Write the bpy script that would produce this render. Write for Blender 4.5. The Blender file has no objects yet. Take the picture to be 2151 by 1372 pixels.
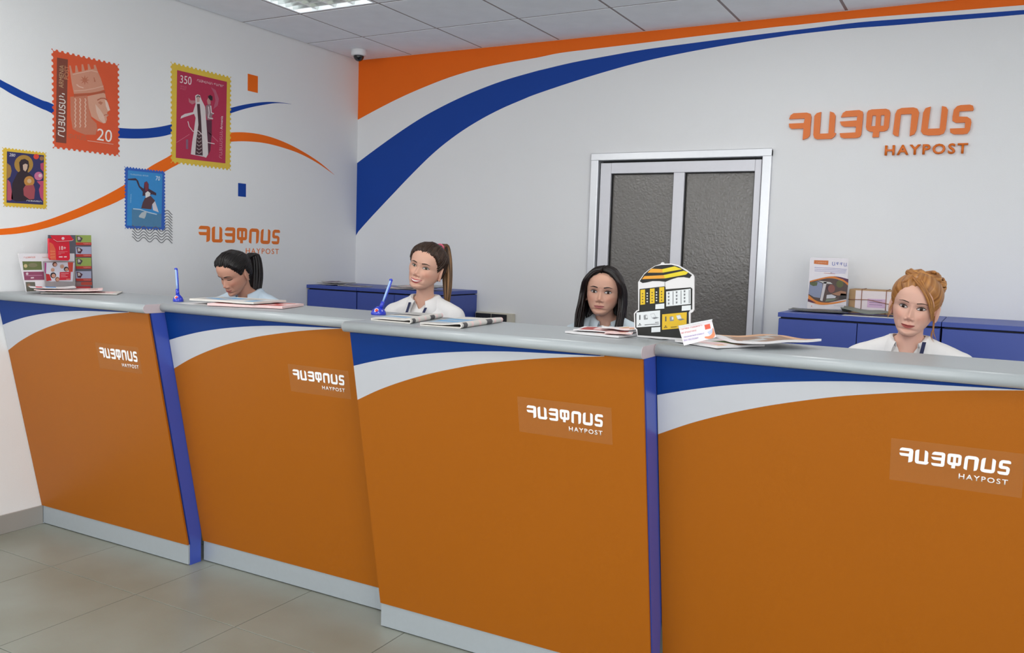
import bpy, bmesh, math, random
import numpy as np
from mathutils import Vector, Matrix, Quaternion, noise
from mathutils.bvhtree import BVHTree
from mathutils.geometry import tessellate_polygon

random.seed(7)
rng = np.random.default_rng(7)
scene = bpy.context.scene
COL = scene.collection
W, H = 2151, 1372

# ------------------------------------------------------------------ camera
CAM = Vector((4.31781841, -5.26982166, 1.50670621))
CR = Vector((0.87311509, 0.48650534, 0.03134648))
CU = Vector((-0.06873533, 0.05919072, 0.99587746))
CF = Vector((-0.48264428, 0.87167024, -0.08512042))
FPX = 1817.126
cd = bpy.data.cameras.new('camera')
cam = bpy.data.objects.new('camera', cd)
COL.objects.link(cam)
cd.sensor_fit = 'HORIZONTAL'
cd.sensor_width = 36.0
cd.lens = 36.0 * FPX / W
cd.clip_start = 0.02
mw = Matrix((CR, CU, -CF)).transposed().to_4x4()
mw.translation = CAM
cam.matrix_world = mw
scene.camera = cam

# ------------------------------------------------------------------ view, world, daylight
scene.view_settings.view_transform = 'Standard'
scene.view_settings.look = 'None'
scene.view_settings.gamma = 1.0
scene.view_settings.use_curve_mapping = False
scene.view_settings.exposure = 0.0
world = bpy.data.worlds.new('world')
scene.world = world
world.use_nodes = True
wbg = world.node_tree.nodes['Background']
wbg.inputs[0].default_value = (0.80, 0.88, 1.0, 1)
wbg.inputs[1].default_value = 1.0

ROOM_X, ROOM_Y, ROOM_H = 6.6, -12.0, 2.922
WIN_REAR = [(0.3, 2.2), (2.4, 4.3), (4.5, 6.4)]      # x spans on the street wall behind the camera
WIN_SIDE = [(-7.2, -5.0), (-10.4, -8.2)]             # y spans on the right wall
WIN_Z = (0.4, 2.7)

def window_light(name, loc, rot, sx, sy, watts, col):
    ld = bpy.data.lights.new(name, 'AREA')
    ld.shape = 'RECTANGLE'
    ld.size, ld.size_y = sx, sy
    ld.energy = watts
    ld.color = col
    o = bpy.data.objects.new(name, ld)
    COL.objects.link(o)
    o.location = loc
    o.rotation_euler = rot
    return o

wz = (WIN_Z[0] + WIN_Z[1]) / 2
wh = WIN_Z[1] - WIN_Z[0]
for (a, b) in WIN_REAR:
    window_light('daylight_rear_window', ((a + b) / 2, ROOM_Y + 0.03, wz), (math.radians(90), 0, 0), b - a, wh, 42, (1.0, 0.985, 0.97))
for (a, b) in WIN_SIDE:
    window_light('daylight_side_window', (ROOM_X - 0.03, (a + b) / 2, wz), (math.radians(90), 0, math.radians(90)), b - a, wh, 72, (1.0, 0.985, 0.97))

scene.cycles.max_bounces = 8
scene.cycles.diffuse_bounces = 5
scene.cycles.glossy_bounces = 3
scene.cycles.transmission_bounces = 4
# ------------------------------------------------------------------ pixel rays
def ray(px, py):
    return CF + CR * ((px - W / 2) / FPX) - CU * ((py - H / 2) / FPX)

class Frame:
    """A plane in the room: origin, in-plane axes U and V, normal N."""
    def __init__(s, O, U, V):
        s.O, s.U, s.V = Vector(O), Vector(U).normalized(), Vector(V).normalized()
        s.N = s.U.cross(s.V).normalized()
    def px(s, x, y):
        d = ray(x, y)
        t = (s.O - CAM).dot(s.N) / d.dot(s.N)
        p = CAM + d * t - s.O
        return (p.dot(s.U), p.dot(s.V))
    def at(s, u, v, n=0.0):
        return s.O + s.U * u + s.V * v + s.N * n

def on(axis, val, x, y):
    d = ray(x, y)
    return CAM + d * ((val - CAM[axis]) / d[axis])

BW = Frame((0, 0, 0), (1, 0, 0), (0, 0, 1))
LW = Frame((0, 0, 0), (0, 1, 0), (0, 0, 1))

def zm(ox, oy, s):
    return lambda pts: [(ox + x / s, oy + y / s) for x, y in pts]

def smooth(pts, n=6, closed=False):
    out = []
    P = [Vector((p[0], p[1], 0)) for p in pts]
    m = len(P)
    rngi = range(m if closed else m - 1)
    for i in rngi:
        p0 = P[(i - 1) % m] if (closed or i > 0) else P[0] * 2 - P[1]
        p1, p2 = P[i], P[(i + 1) % m]
        p3 = P[(i + 2) % m] if (closed or i + 2 < m) else P[-1] * 2 - P[-2]
        for k in range(n):
            t = k / n
            q = 0.5 * ((2 * p1) + (p2 - p0) * t + (2 * p0 - 5 * p1 + 4 * p2 - p3) * t * t + (3 * p1 - p0 - 3 * p2 + p3) * t ** 3)
            out.append((q.x, q.y))
    if not closed:
        out.append(tuple(pts[-1]))
    return out

# ------------------------------------------------------------------ materials
def lin(c):
    c = c / 255.0
    return c / 12.92 if c <= 0.04045 else ((c + 0.055) / 1.055) ** 2.4

def rgb(r, g, b):
    return (lin(r), lin(g), lin(b), 1.0)

MATS = {}
def M(name, c, rough=0.5, metal=0.0, spec=0.5, var=0.05, scale=30.0, bump=0.0, bscale=None, alpha=1.0, coat=0.0, obj=True):
    if name in MATS:
        return MATS[name]
    m = bpy.data.materials.new(name)
    m.use_nodes = True
    nt = m.node_tree
    b = nt.nodes['Principled BSDF']
    b.inputs['Roughness'].default_value = rough
    b.inputs['Metallic'].default_value = metal
    b.inputs['Specular IOR Level'].default_value = spec
    b.inputs['Alpha'].default_value = alpha
    b.inputs['Coat Weight'].default_value = coat
    col = c if len(c) == 4 else rgb(*c)
    tc = nt.nodes.new('ShaderNodeTexCoord')
    nz = nt.nodes.new('ShaderNodeTexNoise')
    nz.inputs['Scale'].default_value = scale
    nz.inputs['Detail'].default_value = 4
    nt.links.new(tc.outputs['Object'], nz.inputs['Vector'])
    mix = nt.nodes.new('ShaderNodeMix')
    mix.data_type = 'RGBA'
    mix.inputs['A'].default_value = tuple(max(0, x * (1 - var)) for x in col[:3]) + (1,)
    mix.inputs['B'].default_value = tuple(min(1, x * (1 + var)) for x in col[:3]) + (1,)
    nt.links.new(nz.outputs['Fac'], mix.inputs['Factor'])
    nt.links.new(mix.outputs['Result'], b.inputs['Base Color'])
    if bump:
        n2 = nz
        if bscale:
            n2 = nt.nodes.new('ShaderNodeTexNoise')
            n2.inputs['Scale'].default_value = bscale
            n2.inputs['Detail'].default_value = 5
            nt.links.new(tc.outputs['Object'], n2.inputs['Vector'])
        bp = nt.nodes.new('ShaderNodeBump')
        bp.inputs['Strength'].default_value = bump
        bp.inputs['Distance'].default_value = 0.002
        nt.links.new(n2.outputs['Fac'], bp.inputs['Height'])
        nt.links.new(bp.outputs['Normal'], b.inputs['Normal'])
    MATS[name] = m
    return m

M('wall_white', (228, 229, 230), 0.75, var=0.012, scale=3, bump=0.25, bscale=260)
M('wall_orange', (236, 106, 10), 0.6, var=0.03, scale=4, bump=0.25, bscale=260, spec=0.3)
M('wall_blue', (6, 62, 152), 0.6, var=0.03, scale=4, bump=0.25, bscale=260, spec=0.3)
M('ceiling_tile', (240, 243, 248), 0.9, var=0.06, scale=9, bump=0.5, bscale=60)
M('ceiling_grid', (150, 140, 140), 0.6, var=0.02)
M('floor_grout', (92, 82, 72), 0.9)
M('skirting', (150, 147, 142), 0.35, var=0.05, scale=5)
M('panel_orange', (159, 88, 3), 0.45, var=0.02, scale=2, bump=0.12, bscale=500, spec=0.3)
M('panel_white', (184, 186, 192), 0.45, var=0.01)
M('panel_blue', (2, 48, 118), 0.45, var=0.02, scale=3, spec=0.2)
M('side_blue', (62, 84, 178), 0.30, var=0.02, scale=3, spec=0.6)
M('worktop_grey', (160, 166, 169), 0.34, var=0.04, scale=400, spec=0.6)
M('edge_band', (196, 182, 186), 0.45)
M('kick_alu', (172, 180, 186), 0.38, metal=0.35, var=0.03, scale=60)
M('film', (206, 150, 100), 0.6, alpha=0.10, var=0.0, spec=0.0)
M('print_white', (238, 238, 240), 0.5, var=0.0)
M('alu', (214, 216, 220), 0.3, metal=0.55, var=0.03, scale=40)
M('alu_light', (216, 216, 222), 0.4, metal=0.15, var=0.03, scale=40)
M('black_rubber', (22, 22, 24), 0.6)
M('sign_orange', (224, 112, 24), 0.45, var=0.02)
M('cabinet_blue', (60, 80, 160), 0.42, var=0.02, scale=4)
M('cabinet_gap', (18, 20, 40), 0.7)
M('black_print', (24, 24, 24), 0.5, var=0)
M('grey_print', (110, 112, 116), 0.5, var=0)

def tile_floor_mat():
    m = bpy.data.materials.new('floor_tile')
    m.use_nodes = True
    nt = m.node_tree
    b = nt.nodes['Principled BSDF']
    tc = nt.nodes.new('ShaderNodeTexCoord')
    geo = nt.nodes.new('ShaderNodeNewGeometry')
    n1 = nt.nodes.new('ShaderNodeTexNoise'); n1.inputs['Scale'].default_value = 2.6; n1.inputs['Detail'].default_value = 5
    n2 = nt.nodes.new('ShaderNodeTexNoise'); n2.inputs['Scale'].default_value = 220
    nt.links.new(geo.outputs['Position'], n1.inputs['Vector'])
    nt.links.new(geo.outputs['Position'], n2.inputs['Vector'])
    cr = nt.nodes.new('ShaderNodeValToRGB')
    cr.color_ramp.elements[0].position = 0.3; cr.color_ramp.elements[0].color = rgb(130, 132, 120)
    cr.color_ramp.elements[1].position = 0.7; cr.color_ramp.elements[1].color = rgb(142, 147, 138)
    nt.links.new(n1.outputs['Fac'], cr.inputs['Fac'])
    mx = nt.nodes.new('ShaderNodeMix'); mx.data_type = 'RGBA'; mx.blend_type = 'MULTIPLY'
    mx.inputs['Factor'].default_value = 0.12
    nt.links.new(cr.outputs['Color'], mx.inputs['A'])
    nt.links.new(n2.outputs['Color'], mx.inputs['B'])
    nt.links.new(mx.outputs['Result'], b.inputs['Base Color'])
    b.inputs['Roughness'].default_value = 0.36
    return m
MATS['floor_tile'] = tile_floor_mat()

def door_glass_mat():
    m = bpy.data.materials.new('door_glass')
    m.use_nodes = True
    nt = m.node_tree
    b = nt.nodes['Principled BSDF']
    b.inputs['Base Color'].default_value = rgb(104, 100, 96)
    b.inputs['Roughness'].default_value = 0.22
    b.inputs['Specular IOR Level'].default_value = 0.7
    tc = nt.nodes.new('ShaderNodeTexCoord')
    vo = nt.nodes.new('ShaderNodeTexVoronoi'); vo.inputs['Scale'].default_value = 45
    vo.feature = 'DISTANCE_TO_EDGE'
    nz = nt.nodes.new('ShaderNodeTexNoise'); nz.inputs['Scale'].default_value = 30
    nt.links.new(tc.outputs['Object'], nz.inputs['Vector'])
    nt.links.new(tc.outputs['Object'], vo.inputs['Vector'])
    mx = nt.nodes.new('ShaderNodeMath'); mx.operation = 'ADD'
    nt.links.new(vo.outputs['Distance'], mx.inputs[0]); nt.links.new(nz.outputs['Fac'], mx.inputs[1])
    bp = nt.nodes.new('ShaderNodeBump'); bp.inputs['Strength'].default_value = 0.45; bp.inputs['Distance'].default_value = 0.003
    nt.links.new(mx.outputs[0], bp.inputs['Height'])
    nt.links.new(bp.outputs['Normal'], b.inputs['Normal'])
    return m
MATS['door_glass'] = door_glass_mat()

# ------------------------------------------------------------------ mesh helpers
def link(o, parent=None):
    COL.objects.link(o)
    if parent is not None:
        o.parent = parent
        o.matrix_parent_inverse = parent_inv(parent)
    return o

def parent_inv(p):
    m = Matrix.Identity(4)
    chain = []
    while p is not None:
        chain.append(p)
        p = p.parent
    for q in reversed(chain):
        m = m @ q.matrix_parent_inverse @ q.matrix_basis
    return m.inverted()

def mesh_obj(name, verts, faces, mat, parent=None, shade=False):
    me = bpy.data.meshes.new(name)
    me.from_pydata([tuple(v) for v in verts], [], faces)
    me.update()
    return from_mesh(name, me, mat, parent, shade)

def from_mesh(name, me, mat, parent=None, shade=False):
    for x in (mat if isinstance(mat, (list, tuple)) else [mat]):
        me.materials.append(MATS[x] if isinstance(x, str) else x)
    if shade:
        for p in me.polygons:
            p.use_smooth = True
    o = bpy.data.objects.new(name, me)
    return link(o, parent)

def tag(o, label=None, cat=None, group=None, kind=None):
    if label: o['label'] = label
    if cat: o['category'] = cat
    if group: o['group'] = group
    if kind: o['kind'] = kind
    return o

def empty(name, loc=(0, 0, 0), label=None, cat=None, group=None, kind=None):
    o = bpy.data.objects.new(name, None)
    o.empty_display_size = 0.05
    o.location = loc
    COL.objects.link(o)
    return tag(o, label, cat, group, kind)

def box_bm(bm, lo, hi):
    x0, y0, z0 = lo; x1, y1, z1 = hi
    v = [bm.verts.new(p) for p in [(x0, y0, z0), (x1, y0, z0), (x1, y1, z0), (x0, y1, z0), (x0, y0, z1), (x1, y0, z1), (x1, y1, z1), (x0, y1, z1)]]
    for f in [(0, 3, 2, 1), (4, 5, 6, 7), (0, 1, 5, 4), (1, 2, 6, 5), (2, 3, 7, 6), (3, 0, 4, 7)]:
        bm.faces.new([v[i] for i in f])
    return v

def bm_obj(name, bm, mat, parent=None, shade=False, bevel=0.0, seg=2):
    if bevel:
        bmesh.ops.bevel(bm, geom=list(bm.edges), offset=bevel, segments=seg, affect='EDGES', profile=0.5)
    bmesh.ops.recalc_face_normals(bm, faces=bm.faces)
    me = bpy.data.meshes.new(name)
    bm.to_mesh(me); bm.free()
    return from_mesh(name, me, mat, parent, shade)

def box(name, lo, hi, mat, parent=None, bevel=0.0, seg=2):
    bm = bmesh.new()
    box_bm(bm, lo, hi)
    return bm_obj(name, bm, mat, parent, False, bevel, seg)

def obox(name, fr, u0, u1, v0, v1, n0, n1, mat, parent=None, bevel=0.0):
    """Box in a frame's own axes."""
    bm = bmesh.new()
    vs = box_bm(bm, (u0, v0, n0), (u1, v1, n1))
    for v in vs:
        v.co = fr.at(*v.co)
    return bm_obj(name, bm, mat, parent, False, bevel)

LAB_SCENE = bpy.data.scenes.new('workbench')       # modifiers and lettering are evaluated here, apart from the room
def evaluated(o, helpers=()):
    for q in (o,) + tuple(helpers): LAB_SCENE.collection.objects.link(q)
    vl = LAB_SCENE.view_layers[0]
    vl.update()
    dg = vl.depsgraph
    me = bpy.data.meshes.new_from_object(o.evaluated_get(dg), depsgraph=dg)
    for q in (o,) + tuple(helpers): LAB_SCENE.collection.objects.unlink(q)
    return me

def curve_mesh(polys, depth):
    """Filled outline with holes, extruded to +-depth/2."""
    polys = [p if (Vector(p[0]) - Vector(p[-1])).length > 1e-9 else p[:-1] for p in polys]
    flat = [q for p in polys for q in p]
    n = len(flat)
    tris = tessellate_polygon([[Vector((x * 100, y * 100, 0)) for x, y in p] for p in polys])
    vs = [(x, y, depth / 2) for x, y in flat] + [(x, y, -depth / 2) for x, y in flat]
    fs = []
    for t in tris:
        (ax, ay), (bx_, by), (cx_, cy_) = (flat[k] for k in t)
        ar = (bx_ - ax) * (cy_ - ay) - (by - ay) * (cx_ - ax)
        if abs(ar) < 1e-16: continue
        t = tuple(t) if ar > 0 else (t[0], t[2], t[1])
        fs.append(t); fs.append((t[0] + n, t[2] + n, t[1] + n))
    o = 0
    for i, p in enumerate(polys):
        m = len(p)
        area = sum(p[k][0] * p[(k + 1) % m][1] - p[(k + 1) % m][0] * p[k][1] for k in range(m))
        ccw = (area > 0) == (i == 0)
        for k in range(m):
            a_, b_ = o + k, o + (k + 1) % m
            fs.append((a_ + n, b_ + n, b_, a_) if ccw else (a_, b_, b_ + n, a_ + n))
        o += m
    me = bpy.data.meshes.new('outline')
    me.from_pydata(vs, [], fs)
    me.update()
    return me

def place(me, fr, n0, depth):
    for v in me.vertices:
        v.co = fr.at(v.co.x, v.co.y, n0 + depth / 2 + v.co.z)
    me.update()
    return me

def shape(name, polys, fr, mat, parent=None, n0=0.0, depth=0.0006):
    """Filled outline(s), holes allowed, lying on a frame with a real thickness."""
    me = place(curve_mesh(polys, depth), fr, n0, depth)
    return from_mesh(name, me, mat, parent)

def pxshape(name, polys, fr, mat, parent=None, n0=0.0, depth=0.0006):
    return shape(name, [[fr.px(*p) for p in q] for q in polys], fr, mat, parent, n0, depth)

def text_mesh(body, x0, x1, y0, y1, depth, shear=0.0, bold=0.0, spacing=1.0):
    cu = bpy.data.curves.new('tmp', 'FONT')
    cu.body = body
    cu.extrude = 0.0
    cu.offset = bold
    cu.shear = shear
    cu.space_character = spacing
    cu.fill_mode = 'FRONT'
    cu.resolution_u = 3
    o = bpy.data.objects.new('tmp', cu)
    me = evaluated(o)
    bpy.data.objects.remove(o); bpy.data.curves.remove(cu)
    me.materials.clear()
    co = np.array([v.co[:] for v in me.vertices])
    lo, hi = co.min(0), co.max(0)
    for v in me.vertices:
        v.co.x = x0 + (v.co.x - lo[0]) / (hi[0] - lo[0]) * (x1 - x0)
        v.co.y = y0 + (v.co.y - lo[1]) / (hi[1] - lo[1]) * (y1 - y0)
        v.co.z = 0
    bm = bmesh.new(); bm.from_mesh(me)
    bmesh.ops.remove_doubles(bm, verts=bm.verts, dist=1e-7)
    r = bmesh.ops.extrude_face_region(bm, geom=list(bm.faces))
    for e in r['geom']:
        if isinstance(e, bmesh.types.BMVert):
            e.co.z += depth
    bmesh.ops.recalc_face_normals(bm, faces=bm.faces)
    bm.to_mesh(me); bm.free()
    return me

def text(name, body, fr, x0, x1, y0, y1, mat, parent=None, n0=0.0, depth=0.0006, rot=None, **k):
    me = text_mesh(body, x0, x1, y0, y1, depth, **k)
    for v in me.vertices:
        v.co = fr.at(v.co.x, v.co.y, n0 + v.co.z)
    me.update()
    return from_mesh(name, me, mat, parent)

def quad_text(name, body, fr, quad, mat, parent=None, n0=0.0, depth=0.0006, **k):
    """Text stretched over four in-plane corners given as bottom-left, bottom-right, top-right, top-left."""
    me = text_mesh(body, 0, 1, 0, 1, depth, **k)
    q = [Vector((a[0], a[1])) for a in quad]
    for v in me.vertices:
        s, t = v.co.x, v.co.y
        p = (q[0] * (1 - s) + q[1] * s) * (1 - t) + (q[3] * (1 - s) + q[2] * s) * t
        v.co = fr.at(p.x, p.y, n0 + v.co.z)
    me.update()
    return from_mesh(name, me, mat, parent)

def lathe(name, prof, loc, mat, parent=None, seg=32, axis=None):
    """prof: (radius, height) pairs, turned about +Z (or axis) at loc."""
    vs, fs = [], []
    q = Vector((0, 0, 1)).rotation_difference(Vector(axis)) if axis is not None else Quaternion()
    loc = Vector(loc)
    n = len(prof)
    for i in range(seg):
        a = 2 * math.pi * i / seg
        for (r, h) in prof:
            vs.append(loc + q @ Vector((max(r, 1e-5) * math.cos(a), max(r, 1e-5) * math.sin(a), h)))
    for i in range(seg):
        j = (i + 1) % seg
        for k in range(n - 1):
            fs.append((i * n + k, j * n + k, j * n + k + 1, i * n + k + 1))
    fs.append([i * n for i in range(seg)][::-1]); fs.append([i * n + n - 1 for i in range(seg)])
    return mesh_obj(name, vs, fs, mat, parent, True)

def tube_data(path, radii, seg=8, flat=1.0, ref=None, caps=True):
    P = [Vector(p) for p in path]
    vs, fs = [], []
    n = len(P)
    prev = None
    for i, p in enumerate(P):
        t = (P[min(i + 1, n - 1)] - P[max(i - 1, 0)]).normalized()
        if prev is None:
            a = Vector(ref) if ref is not None else (Vector((0, 0, 1)) if abs(t.z) < 0.9 else Vector((1, 0, 0)))
        else:
            a = prev
        s = (a - t * a.dot(t)).normalized()
        prev = s
        b = t.cross(s)
        r = radii[i] if hasattr(radii, '__len__') else radii
        for k in range(seg):
            an = 2 * math.pi * k / seg
            vs.append(p + s * (math.cos(an) * r) + b * (math.sin(an) * r * flat))
    for i in range(n - 1):
        for k in range(seg):
            k2 = (k + 1) % seg
            fs.append((i * seg + k, i * seg + k2, (i + 1) * seg + k2, (i + 1) * seg + k))
    if caps:
        fs.append(list(range(seg))[::-1]); fs.append([(n - 1) * seg + k for k in range(seg)])
    return vs, fs

def tube(name, path, radii, mat, parent=None, seg=10, flat=1.0, ref=None):
    vs, fs = tube_data(path, radii, seg, flat, ref)
    return mesh_obj(name, vs, fs, mat, parent, True)

# ================================================================== the room
fl = tag(box('floor', (0, ROOM_Y, -0.12), (ROOM_X, 0, -0.004), 'floor_grout'), kind='structure')
FT, FX0, FY0 = 0.5883, 0.6179, -2.8954
cache = {}
def tile(name, x0, x1, y0, y1, z0, z1, mat, parent, bev):
    w, d = round(x1 - x0, 4), round(y1 - y0, 4)
    key = (name, w, d)
    if key not in cache:
        bm = bmesh.new(); box_bm(bm, (-w / 2, -d / 2, z0), (w / 2, d / 2, z1))
        bmesh.ops.bevel(bm, geom=[e for e in bm.edges if all((abs(v.co.z - (z1 if bev > 0 else z0)) < 1e-6) for v in e.verts)], offset=abs(bev), segments=1, affect='EDGES')
        bmesh.ops.recalc_face_normals(bm, faces=bm.faces)
        me = bpy.data.meshes.new(name); bm.to_mesh(me); bm.free()
        me.materials.append(MATS[mat])
        cache[key] = me
    o = bpy.data.objects.new(name, cache[key])
    o.location = ((x0 + x1) / 2, (y0 + y1) / 2, 0)
    return link(o, parent)

def spans(start, step, lo, hi):
    k = math.floor((lo - start) / step)
    out = []
    while start + k * step < hi - 1e-6:
        a, b = max(lo, start + k * step), min(hi, start + (k + 1) * step)
        if b - a > 0.02: out.append((a, b))
        k += 1
    return out
g = 0.0016
for (xa, xb) in spans(FX0, FT, 0, ROOM_X):
    for (ya, yb) in spans(FY0, FT, ROOM_Y, 0):
        tile('floor_tile', xa + g, xb - g, ya + g, yb - g, -0.004, 0.0, 'floor_tile', fl, 0.001)

ce = tag(box('ceiling', (0, ROOM_Y, ROOM_H + 0.125), (ROOM_X, 0, ROOM_H + 0.2), 'ceiling_grid'), kind='structure')
CX0, CY0 = 0.4901, -0.5635
LX0, LX1, LY0, LY1 = CX0, CX0 + 0.6, CY0 - 1.2, CY0 - 0.6
LIGHTS = [(i, j) for i in (0, 4, 8) for j in (1, 5, 9, 13, 17)]   # ceiling cells that hold a light fitting
CELL = lambda i, j: (CX0 + .6 * i, CX0 + .6 * i + .6, CY0 - .6 * j - .6, CY0 - .6 * j)
LSET = {(round(CELL(i, j)[0], 2), round(CELL(i, j)[2], 2)) for i, j in LIGHTS}
cx = spans(CX0, 0.6, 0, ROOM_X)
cy = spans(CY0, 0.6, ROOM_Y, 0)
for (xa, xb) in cx:
    for (ya, yb) in cy:
        if (round(xa, 2), round(ya, 2)) in LSET:
            continue
        tile('ceiling_tile', xa + .0085, xb - .0085, ya + .0085, yb - .0085, ROOM_H - 0.001, ROOM_H + 0.012, 'ceiling_tile', ce, -0.002)
# the T-bars between the tiles
for x in [CX0 + .6 * k for k in range(0, 11)]:
    if x < ROOM_X:
        box('ceiling_bar', (x - .0095, ROOM_Y, ROOM_H + .002), (x + .0095, 0, ROOM_H + .012), 'ceiling_grid', ce)
for y in [CY0 - .6 * k for k in range(0, 20)]:
    if y > ROOM_Y:
        box('ceiling_bar', (0, y - .0095, ROOM_H + .0015), (ROOM_X, y + .0095, ROOM_H + .0115), 'ceiling_grid', ce)

# door opening on the back wall
dl = BW.px(1246, 400)[0]; dr = BW.px(1615, 400)[0]; dtop = BW.px(1430, 322)[1]
PLAT = 0.14
bm = bmesh.new()
for lo, hi in [((0, 0, 0), (dl, .14, ROOM_H + .2)), ((dr, 0, 0), (ROOM_X, .14, ROOM_H + .2)), ((dl, 0, dtop), (dr, .14, ROOM_H + .2)), ((dl, .10, 0), (dr, .14, dtop)), ((dl, 0, 0), (dr, .1, PLAT))]:
    box_bm(bm, lo, hi)
wall_back = tag(bm_obj('wall_back', bm, 'wall_white'), kind='structure')
wall_left = tag(box('wall_left', (-.14, ROOM_Y - .14, 0), (0, .14, ROOM_H + .2), 'wall_white'), kind='structure')

def wall_with_windows(name, fr, length, spans_, thick):
    """Wall of a given length with window openings at WIN_Z; fr.U runs along it, fr.N into the room."""
    bm = bmesh.new()
    cuts = []
    z0, z1 = WIN_Z
    top = ROOM_H + .2
    vs = []
    vs += box_bm(bm, (0, 0, -thick), (length, z0, 0))
    vs += box_bm(bm, (0, z1, -thick), (length, top, 0))
    last = 0
    for a, b in sorted(spans_):
        vs += box_bm(bm, (last, z0, -thick), (a, z1, 0))
        last = b
    vs += box_bm(bm, (last, z0, -thick), (length, z1, 0))
    for v in vs:
        v.co = fr.at(*v.co)
    return tag(bm_obj(name, bm, 'wall_white'), kind='structure')

FRR = Frame((ROOM_X, ROOM_Y, 0), (-1, 0, 0), (0, 0, 1))       # street wall, normal +y
FRS = Frame((ROOM_X, 0, 0), (0, -1, 0), (0, 0, 1))            # right wall, normal -x
wall_front = wall_with_windows('wall_front', FRR, ROOM_X, [(ROOM_X - b, ROOM_X - a) for a, b in WIN_REAR], .14)
wall_right = wall_with_windows('wall_right', FRS, -ROOM_Y, [(-b, -a) for a, b in WIN_SIDE], .14)
M('pane', (190, 205, 215), 0.05, alpha=0.25)
k = 0
for fr, sp in ((FRR, [(ROOM_X - b, ROOM_X - a) for a, b in WIN_REAR]), (FRS, [(-b, -a) for a, b in WIN_SIDE])):
    for a, b in sp:
        k += 1
        w = empty('window_%d' % k, fr.at((a + b) / 2, WIN_Z[0]), kind='structure')
        for (u0, u1, v0, v1) in [(a, b, WIN_Z[0], WIN_Z[0] + .05), (a, b, WIN_Z[1] - .05, WIN_Z[1]), (a, a + .05, WIN_Z[0] + .05, WIN_Z[1] - .05), (b - .05, b, WIN_Z[0] + .05, WIN_Z[1] - .05)]:
            obox('window_frame', fr, u0, u1, v0, v1, -.1, -.04, 'alu_light', w)
        obox('window_pane', fr, a + .05, b - .05, WIN_Z[0] + .05, WIN_Z[1] - .05, -.08, -.074, 'pane', w)

# skirting along the left wall, one tile length after the other
bb = empty('baseboard_left', (0, -5, 0), kind='structure')
for (ya, yb) in spans(FY0 + .02, FT, ROOM_Y, -2.545):
    box('skirting_tile', (0, ya + .001, 0), (.011, yb - .001, .098), 'skirting', bb, .0015, 1)

# raised floor on the staff side
tag(box('floor_platform', (0.001, -1.92, 0), (4.54, -0.001, PLAT), 'floor_tile'), kind='structure')

# ------------------------------------------------------------------ painted sweeps on the walls
A1 = zm(350, 0, 2.2642)
A2 = zm(730, 90, 3.2675)
A3 = zm(1100, 20, 3.911)
A4 = zm(1600, 0, 3.904)
CE_ = ROOM_H - 0.001
def wallpoly(px): return [BW.px(*p) for p in px]
or_low = A2([(73, 527), (200, 458), (350, 382), (500, 315), (700, 237), (900, 178), (1100, 136), (1300, 102)]) + A3([(300, 357), (600, 320), (1000, 272), (1400, 222), (1800, 175), (2100, 140)]) + A4([(300, 203), (700, 159), (1100, 125), (1500, 95), (1900, 62), (2151, 42), (2500, 16)])
pts = smooth(wallpoly(or_low), 4)
pts += [(ROOM_X - .01, CE_ - .004)]
xr = pts[-1][0]
CE = ROOM_H - 0.001
poly = [(0.0006, CE), (0.0006, pts[0][1])] + [p for p in pts if p[0] > 0.0007] + [(xr, CE)]
shape('painted_sweep', [poly], BW, 'wall_orange', wall_back)
bl_up = A2([(65, 826), (200, 725), (350, 618), (500, 520), (650, 437), (800, 365), (950, 303), (1100, 250), (1300, 193)]) + A3([(150, 495), (400, 436), (700, 380), (1000, 328), (1400, 274), (1800, 222), (2140, 180)]) + A4([(400, 232), (800, 183), (1200, 152), (1600, 123), (2000, 93), (2151, 82), (2500, 58)])
bl_lo = A2([(51, 1322), (150, 1210), (300, 1050), (450, 893), (600, 748), (750, 630), (900, 534), (1050, 455), (1200, 390), (1300, 350)]) + A3([(400, 595), (700, 503), (1000, 423), (1400, 340), (1800, 270), (2140, 218)]) + A4([(300, 280), (700, 236), (1100, 206), (1500, 172), (1900, 140), (2151, 118), (2500, 92)])
up = smooth(wallpoly(bl_up), 4); lo = smooth(wallpoly(bl_lo), 4)
up = [(max(.0006, x), z) for x, z in up]; lo = [(max(.0006, x), z) for x, z in lo]
up.append((ROOM_X - .01, up[-1][1] + .012)); lo.append((ROOM_X - .01, up[-1][1] - .03))
up[0] = (.0006, up[0][1]); lo[0] = (.0006, lo[0][1])
shape('painted_sweep', [up + lo[::-1]], BW, 'wall_blue', wall_back)

B1 = zm(0, 80, 3.118)          # traces on the left wall
B2 = zm(220, 100, 2.9822)
B3 = zm(0, 150, 12.47)
def lw(px): return [LW.px(*p) for p in px]
u = smooth(lw(B3([(-5200, -3800), (-2600, -1500), (-900, -310), (0, 212), (300, 370), (700, 575), (1100, 755), (1380, 860)]) + B1([(560, 552), (700, 578), (800, 590), (900, 594), (1000, 588), (1118, 566)]) + B2([(600, 430), (800, 375), (900, 353), (1000, 341), (1080, 342), (1168, 353)])), 5)
d = smooth(lw(B3([(-5200, -3450), (-2600, -1230), (-900, -90), (0, 410), (300, 590), (700, 790), (1100, 980), (1320, 1078)]) + B1([(560, 612), (700, 645), (780, 655), (900, 658), (1000, 652), (1110, 632)]) + B2([(600, 480), (800, 408), (900, 378), (1000, 358), (1080, 348), (1168, 354)])), 5)
shape('painted_sweep', [u + d[::-1]], LW, 'wall_blue', wall_left)
u = smooth(lw(B1([(-1300, 1240), (-700, 1275), (-300, 1270), (0, 1250), (150, 1232), (300, 1195), (450, 1140), (600, 1075), (800, 970), (980, 845), (1120, 765)]) + B2([(500, 600), (640, 548), (790, 532), (900, 533), (1010, 552), (1120, 590), (1230, 645), (1340, 715), (1438, 796)])), 5)
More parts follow.
